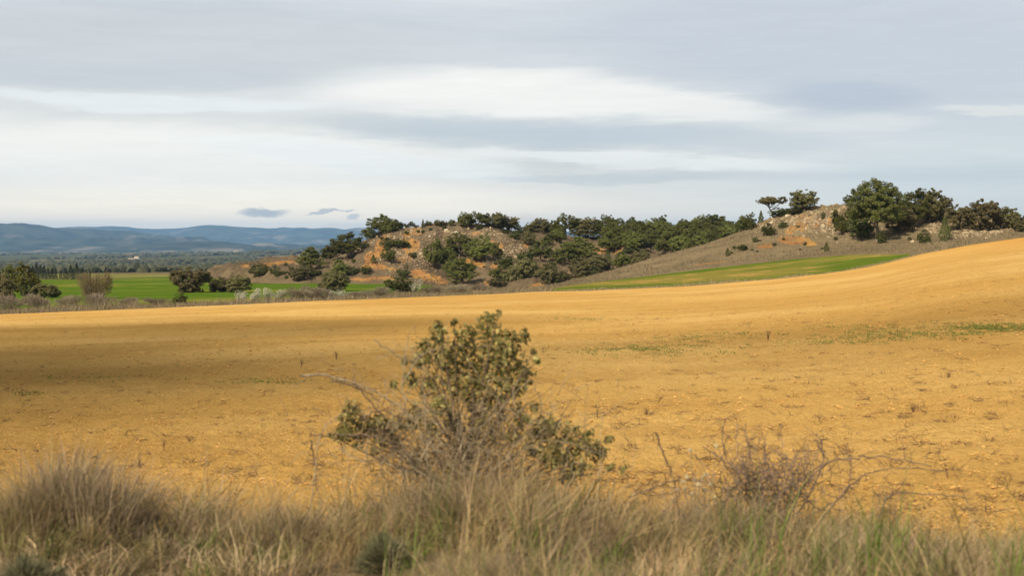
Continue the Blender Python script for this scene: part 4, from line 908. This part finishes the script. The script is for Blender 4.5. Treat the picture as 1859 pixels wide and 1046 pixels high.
# dry weeds standing in the field, one by one
def weed_mesh(seed, upright):
    n = 14; t_ = []
    for i in range(n):
        a = rng.uniform(0, 6.28); sp = rng.uniform(.1, .5) if upright else rng.uniform(.5, 1.0); tip = np.array([sp * math.cos(a), sp * math.sin(a), rng.uniform(.5, 1.0) if upright else rng.uniform(.1, .45)])
        pts_ = spline([np.zeros(3), tip * .5 + [0, 0, .12], tip], 4); t_.append(tube(pts_, np.linspace(.013, .005, len(pts_)), 4))
        for _ in range(3): b = pts_[rng.integers(3, len(pts_))]; t_.append(tube([b, b + rdir(1)[0] * .16 + [0, 0, .08]], [.012, .005], 3))
    return merge(t_)
WM = [mesh_np('dry_weed', *weed_mesh(i, i < 3), [MATS['weed_dry']]) for i in range(6)]
WEEDS = [(1085, 765, 22, 12, 1), (1175, 757, 13, 18, 1), (1233, 757, 12, 16, 0), (1490, 768, 12, 18, 1), (1612, 752, 12, 28, 0), (1660, 752, 19, 24, 1), (1800, 765, 18, 32, 0), (1710, 770, 12, 24, 0), (1735, 760, 10, 18, 0), (1490, 704, 12, 18, 0), (1800, 700, 12, 28, 0), (1725, 688, 10, 22, 1), (1395, 620, 19, 14, 1), (1405, 785, 8, 16, 0), (1700, 797, 9, 22, 0), (1830, 866, 14, 32, 0), (1800, 815, 8, 18, 0), (1290, 682, 10, 18, 0), (1025, 677, 7, 24, 0), (1620, 672, 8, 18, 0), (1655, 690, 8, 20, 0), (1340, 757, 7, 16, 0), (1715, 673, 9, 12, 0), (547, 668, 13, 12, 1), (610, 655, 15, 12, 1), (401, 720, 9, 24, 0), (74, 668, 7, 9, 0), (330, 762, 8, 14, 0), (350, 745, 8, 16, 0), (250, 855, 22, 14, 1), (295, 822, 22, 14, 1), (140, 757, 8, 12, 0), (1540, 800, 7, 16, 0), (1600, 720, 8, 16, 0), (1450, 690, 8, 14, 0)]
WEEDS.sort()
def ordw(i, n):
    one = ORD
    if i < 20: return one[i]
    return 'twenty ' + ORD[i - 20].replace('leftmost', 'first') if i < 29 else ('thirtieth' if i == 29 else 'thirty ' + ORD[i - 30].replace('leftmost', 'first'))
wl = [x for x in WEEDS if not x[4]]; wu = [x for x in WEEDS if x[4]]
for lst, ph in ((wl, 'flat dark dry weeds lying on the bare field'), (wu, 'upright dry weeds standing on the bare field')):
    for i, (a, b, h, w_, u) in enumerate(lst):
        q = FIELD.hit(a, b); d = q[1]; o = obj('dry_weed', WM[rng.integers(0, 3) if u else rng.integers(3, 6)], loc=(q[0], q[1], q[2] + .01)); o.scale = (w_ / 2 / F * d * (2.2 if u else 1.3), w_ / 2 / F * d * (2.2 if u else 1.3), max(h, 6) / F * d * 1.15); o.rotation_euler = (0, 0, random.uniform(0, 6.28))
        tag(o, ('rightmost' if i == len(lst) - 1 else ordw(i, 0) + (' from the left' if i else '')) + ' of the ' + ph, 'weed', ph)

# ------------------------------------------------------------------ the oak shrub on the bank
BD = 8.3
base = P(845, 940, BD); base[2] = bankz(base[0], base[1]) - .03
shrub = empty('oak_shrub', base); tag(shrub, 'leafy scrub oak with stiff olive leaves on the grassy bank in front', 'shrub')
def leaf_mesh(Cn, size, out):
    """folded oval leaves, six corners and a midrib"""
    n = len(Cn); N = unit(rdir(n) * .8 + out + [0, 0, .25]); a = unit(np.cross(N, rdir(n))); b = np.cross(N, a); s = size * rng.uniform(.6, 1.3, (n, 1))
    fold = N * s * rng.uniform(.1, .35, (n, 1))
    s = s * rng.choice([.6, 1.0, 1.25], (n, 1)); V = np.stack([Cn - a * s, Cn - a * s * .35 + b * s * .52 + fold, Cn + a * s * .45 + b * s * .42 + fold, Cn + a * s, Cn + a * s * .45 - b * s * .42 + fold, Cn - a * s * .35 - b * s * .52 + fold], 1).reshape(-1, 3)
    k = (np.arange(n) * 6)[:, None]
    return V, np.concatenate([k + np.array([[0, 3, 2, 1]]), k + np.array([[0, 5, 4, 3]])])
def lobe(name, cl_, root, dens=.20, size=.0158):
    Ls, st_ = [], []
    for (a, b, r_) in cl_:
        dd = BD + rng.normal() * .10; c_ = P(a, b, dd) - base; rm = r_ / F * dd
        n = int(r_ * r_ * dens) + 8; q = rdir(n) * rng.uniform(.2, 1.08, (n, 1)) ** .6 * rm
        Ls.append(leaf_mesh(c_ + q, size, unit(q) * .9))
        m_ = (root + c_) / 2 + rng.normal(size=3) * .03; st_.append(tube(spline([root, m_, c_], 6), np.linspace(.006, .002, 13), 5))
        for _ in range(6): st_.append(tube([c_, c_ + rdir(1)[0] * rm], [.0028, .0012], 4))
    v, f = merge(Ls); o = obj(name, mesh_np(name, v, f, [MATS['kermes_leaves']]), shrub); o['kind'] = 'stuff'
    return st_
S = lobe('upper_foliage', [(885, 592, 26), (890, 580, 12), (845, 612, 24), (795, 610, 20), (795, 592, 10), (915, 622, 32), (948, 610, 16), (765, 650, 24), (812, 650, 36), (870, 650, 44), (920, 665, 40), (955, 682, 20), (842, 698, 42), (896, 712, 36), (780, 700, 26), (745, 690, 16), (865, 738, 25), (935, 705, 20), (800, 740, 22), (770, 625, 14), (975, 655, 8), (968, 640, 6), (735, 655, 7), (825, 585, 7), (905, 572, 6), (715, 700, 7), (940, 745, 14), (830, 775, 16), (880, 765, 14)], np.array([.0, 0, .35]))
S += lobe('left_foliage', [(638, 768, 28), (662, 786, 28), (622, 790, 20), (640, 745, 18), (690, 768, 16), (600, 790, 5), (645, 810, 6), (678, 820, 8)], np.array([-.2, 0, .3]))
S += lobe('right_foliage', [(985, 780, 26), (1020, 798, 34), (1060, 800, 26), (1085, 822, 22), (1000, 830, 26), (1045, 842, 32), (1032, 868, 20), (1108, 850, 9), (1130, 852, 7), (1105, 800, 9), (970, 740, 8)], np.array([.2, 0, .2]))
S += lobe('inner_foliage', [(755, 838, 18), (722, 770, 16), (745, 770, 14), (860, 770, 12), (960, 800, 16), (700, 785, 18), (722, 808, 16), (690, 805, 14), (950, 765, 18), (932, 792, 16), (970, 815, 18), (782, 780, 18), (820, 768, 16), (680, 770, 18), (900, 790, 14), (905, 755, 16), (760, 745, 18), (1000, 770, 18)], np.array([-.05, 0, .15]), .16)
S += [tube(spline([(rng.normal() * .03, rng.normal() * .03, -.02), tuple(np.array(t_) * .5 + rng.normal(size=3) * .02), t_], 5), np.linspace(.014, .008, 11), 6) for t_ in ((0, 0, .35), (-.2, 0, .3), (.2, 0, .2), (-.05, 0, .15), (.05, .05, .5), (-.1, .02, .55))]
v, f = merge(S); obj('stem', mesh_np('oak_shrub_stem', v, f, [MATS['stem_bark']], True), shrub)
# dead canes and twigs
def cane_set(root_obj, org, lines, matn, d0, r0, twigs=0, name='cane', tl=.07):
    for ln in lines:
        r_ = r0 * (ln[0] if isinstance(ln[0], float) else 1); pts_ = [q for q in ln if isinstance(q, tuple)]
        dz = rng.normal() * .12; w3 = spline([P(a, b, d0 + dz + .05 * i) - org for i, (a, b) in enumerate(pts_)], 8)
        w3 = w3 + .004 * rng.normal(size=w3.shape); t_ = [tube(w3, np.linspace(r_, r_ * .45, len(w3)), 5)]
        for _ in range(twigs): q = w3[rng.integers(2, len(w3))]; t_.append(tube([q, q + rdir(1)[0] * tl * .5 + [0, 0, .01], q + rdir(1)[0] * tl + [0, 0, .03]], [r_ * .4, r_ * .3, r_ * .15], 4))
        v, f = merge(t_); obj(name, mesh_np(name, v, f, [MATS[matn]], True), root_obj)
bp = P(800, 930, 8.1); bp[2] = bankz(bp[0], bp[1])
br = empty('dead_bramble', bp); tag(br, 'pale dead bramble canes arching out of the oak shrub', 'bramble')
cane_set(br, bp, [(1.5, (545, 682), (600, 684), (690, 716), (760, 775), (790, 880), (800, 950)), ((735, 690), (760, 650), (790, 635), (845, 628), (910, 640), (965, 690), (990, 760)), ((740, 760), (731, 690), (742, 606)), ((680, 618), (725, 648), (770, 672), (812, 720)), ((780, 950), (772, 760), (768, 650)), ((860, 950), (870, 820), (905, 730)), ((800, 950), (840, 800), (880, 770), (960, 690)),
                  ((860, 960), (900, 850), (990, 760), (1010, 730)), ((560, 950), (572, 850), (580, 795), (610, 757), (680, 740)), ((830, 960), (900, 850), (1000, 800), (1100, 830)), ((880, 960), (870, 870), (800, 790), (700, 740)), ((900, 950), (850, 860), (760, 790)), ((930, 960), (935, 860), (860, 800))], 'dry_cane', 8.0, .0042, 6, tl=.10)
bp2 = P(690, 900, 8.2); bp2[2] = bankz(bp2[0], bp2[1])
b2 = empty('dead_bramble', bp2); tag(b2, 'dark purplish bramble stems sticking out left of the oak shrub', 'bramble')
cane_set(b2, bp2, [((560, 788), (585, 792), (612, 790)), ((610, 790), (690, 795), (730, 830)), ((640, 690), (680, 740), (720, 800), (740, 930)), ((655, 760), (690, 745), (730, 760)), ((565, 800), (572, 850), (575, 900)), ((600, 690), (650, 705), (690, 730))], 'bramble_cane', 8.15, .0050, 12, tl=.07)
# dry twig tangle inside the shrub
for nm_, mt_, n, rr_ in (('dry_twigs', 'dry_cane', 1000, .0022), ('dark_twigs', 'dark_twig', 1200, .0026)):
    c_ = np.stack([rng.normal(830, 100, n), np.minimum(rng.normal(830, 60, n), 940)], 1); t_ = []
    for a, b in c_:
        q = P(a, b, BD + rng.normal() * .22) - base; dd = rdir(1)[0] * [1, .6, .8] + [0, 0, .35]; L = rng.uniform(.06, .26)
        t_.append(tube(spline([q, q + dd * L * .5 + rng.normal(size=3) * .015, q + dd * L], 3), np.linspace(rr_, rr_ * .4, 7), 3))
    v, f = merge(t_); o = obj(nm_, mesh_np(nm_, v, f, [MATS[mt_]]), shrub); o['kind'] = 'stuff'
# dead twiggy bush on the right
wp = P(1410, 940, 8.5); wp[2] = bankz(wp[0], wp[1])
tb = empty('twiggy_bush', wp); tag(tb, 'dead leafless twiggy bush with arching canes right of the oak shrub', 'bush')
cane_set(tb, wp, [((1420, 960), (1330, 850), (1312, 800), (1316, 762)), ((1410, 960), (1375, 880), (1352, 850), (1372, 806)), (1.3, (1440, 960), (1390, 890), (1330, 848), (1275, 812)), ((1430, 950), (1465, 860), (1468, 805)), (1.2, (1440, 950), (1490, 855), (1492, 810), (1480, 785)), (1.2, (1400, 960), (1490, 850), (1545, 834), (1600, 830), (1690, 845)),
                  ((1480, 960), (1540, 885), (1590, 856), (1640, 850), (1720, 856)), (1.2, (1590, 960), (1612, 905), (1650, 896), (1770, 905)), ((1190, 785), (1210, 840), (1225, 880), (1235, 960)), (1.1, (1140, 905), (1190, 885), (1250, 872), (1320, 890)), ((1380, 960), (1362, 900), (1360, 830), (1362, 800)), ((1400, 960), (1405, 880), (1385, 820)), (1.3, (1360, 960), (1420, 895), (1460, 870)), ((1390, 950), (1370, 870), (1352, 770)),
                  (1.3, (1330, 950), (1350, 890), (1440, 900), (1500, 930)), ((1420, 940), (1440, 870), (1410, 830)), ((1300, 940), (1340, 880), (1400, 850)), ((1450, 950), (1530, 900), (1545, 850), (1535, 810)), ((1460, 955), (1400, 870), (1385, 790))], 'bramble_cane', 8.5, .0054, 14, tl=.12)
n = 460; t_ = []
for _ in range(n):
    q = P(rng.normal(1385, 55), min(rng.normal(880, 26), 930), 8.5 + rng.normal() * .15) - wp; dd = rdir(1)[0] + [0, 0, .3]; L = rng.uniform(.05, .16)
    t_.append(tube([q, q + dd * L * .5 + rng.normal(size=3) * .008, q + dd * L], [.0032, .0024, .0012], 3))
v, f = merge(t_); o = obj('fine_twigs', mesh_np('fine_twigs', v, f, [MATS['bramble_cane']]), tb); o['kind'] = 'stuff'
# pale seed heads beside it
hp = P(1275, 940, 8.4); hp[2] = bankz(hp[0], hp[1])
sh = empty('seed_head_plant', hp); tag(sh, 'plant with small white fluffy seed heads left of the twiggy bush', 'plant')
leafmat('seed_fluff', (.52, .43, .26), (.70, .60, .40), trans=.3, objvar=.1)
v, f = leaves(rdir(70) * .011 * rng.uniform(.5, 1, (70, 1)), .006, None, .7); hm = mesh_np('seed_head', v, f, [MATS['seed_fluff']]); t_ = []
for a, b in [(1253, 818), (1300, 810), (1247, 866), (1262, 873), (1268, 880), (1255, 898), (1243, 888), (1275, 868), (1282, 862), (1240, 875), (1290, 880), (1298, 905), (1230, 890), (1279, 890)]:
    q = P(a, b, 8.4 + rng.normal() * .04) - hp; o = obj('seed_head', hm, sh, q); o.rotation_euler = tuple(rng.uniform(0, 6, 3)); o.scale = (1, 1, 1.25); t_.append(tube(spline([(rng.normal() * .03, 0, 0), q * [.6, .6, .5], q], 5), np.linspace(.003, .0015, 11), 4))
v, f = merge(t_); obj('stem', mesh_np('seed_stem', v, f, [MATS['dry_cane']], True), sh)
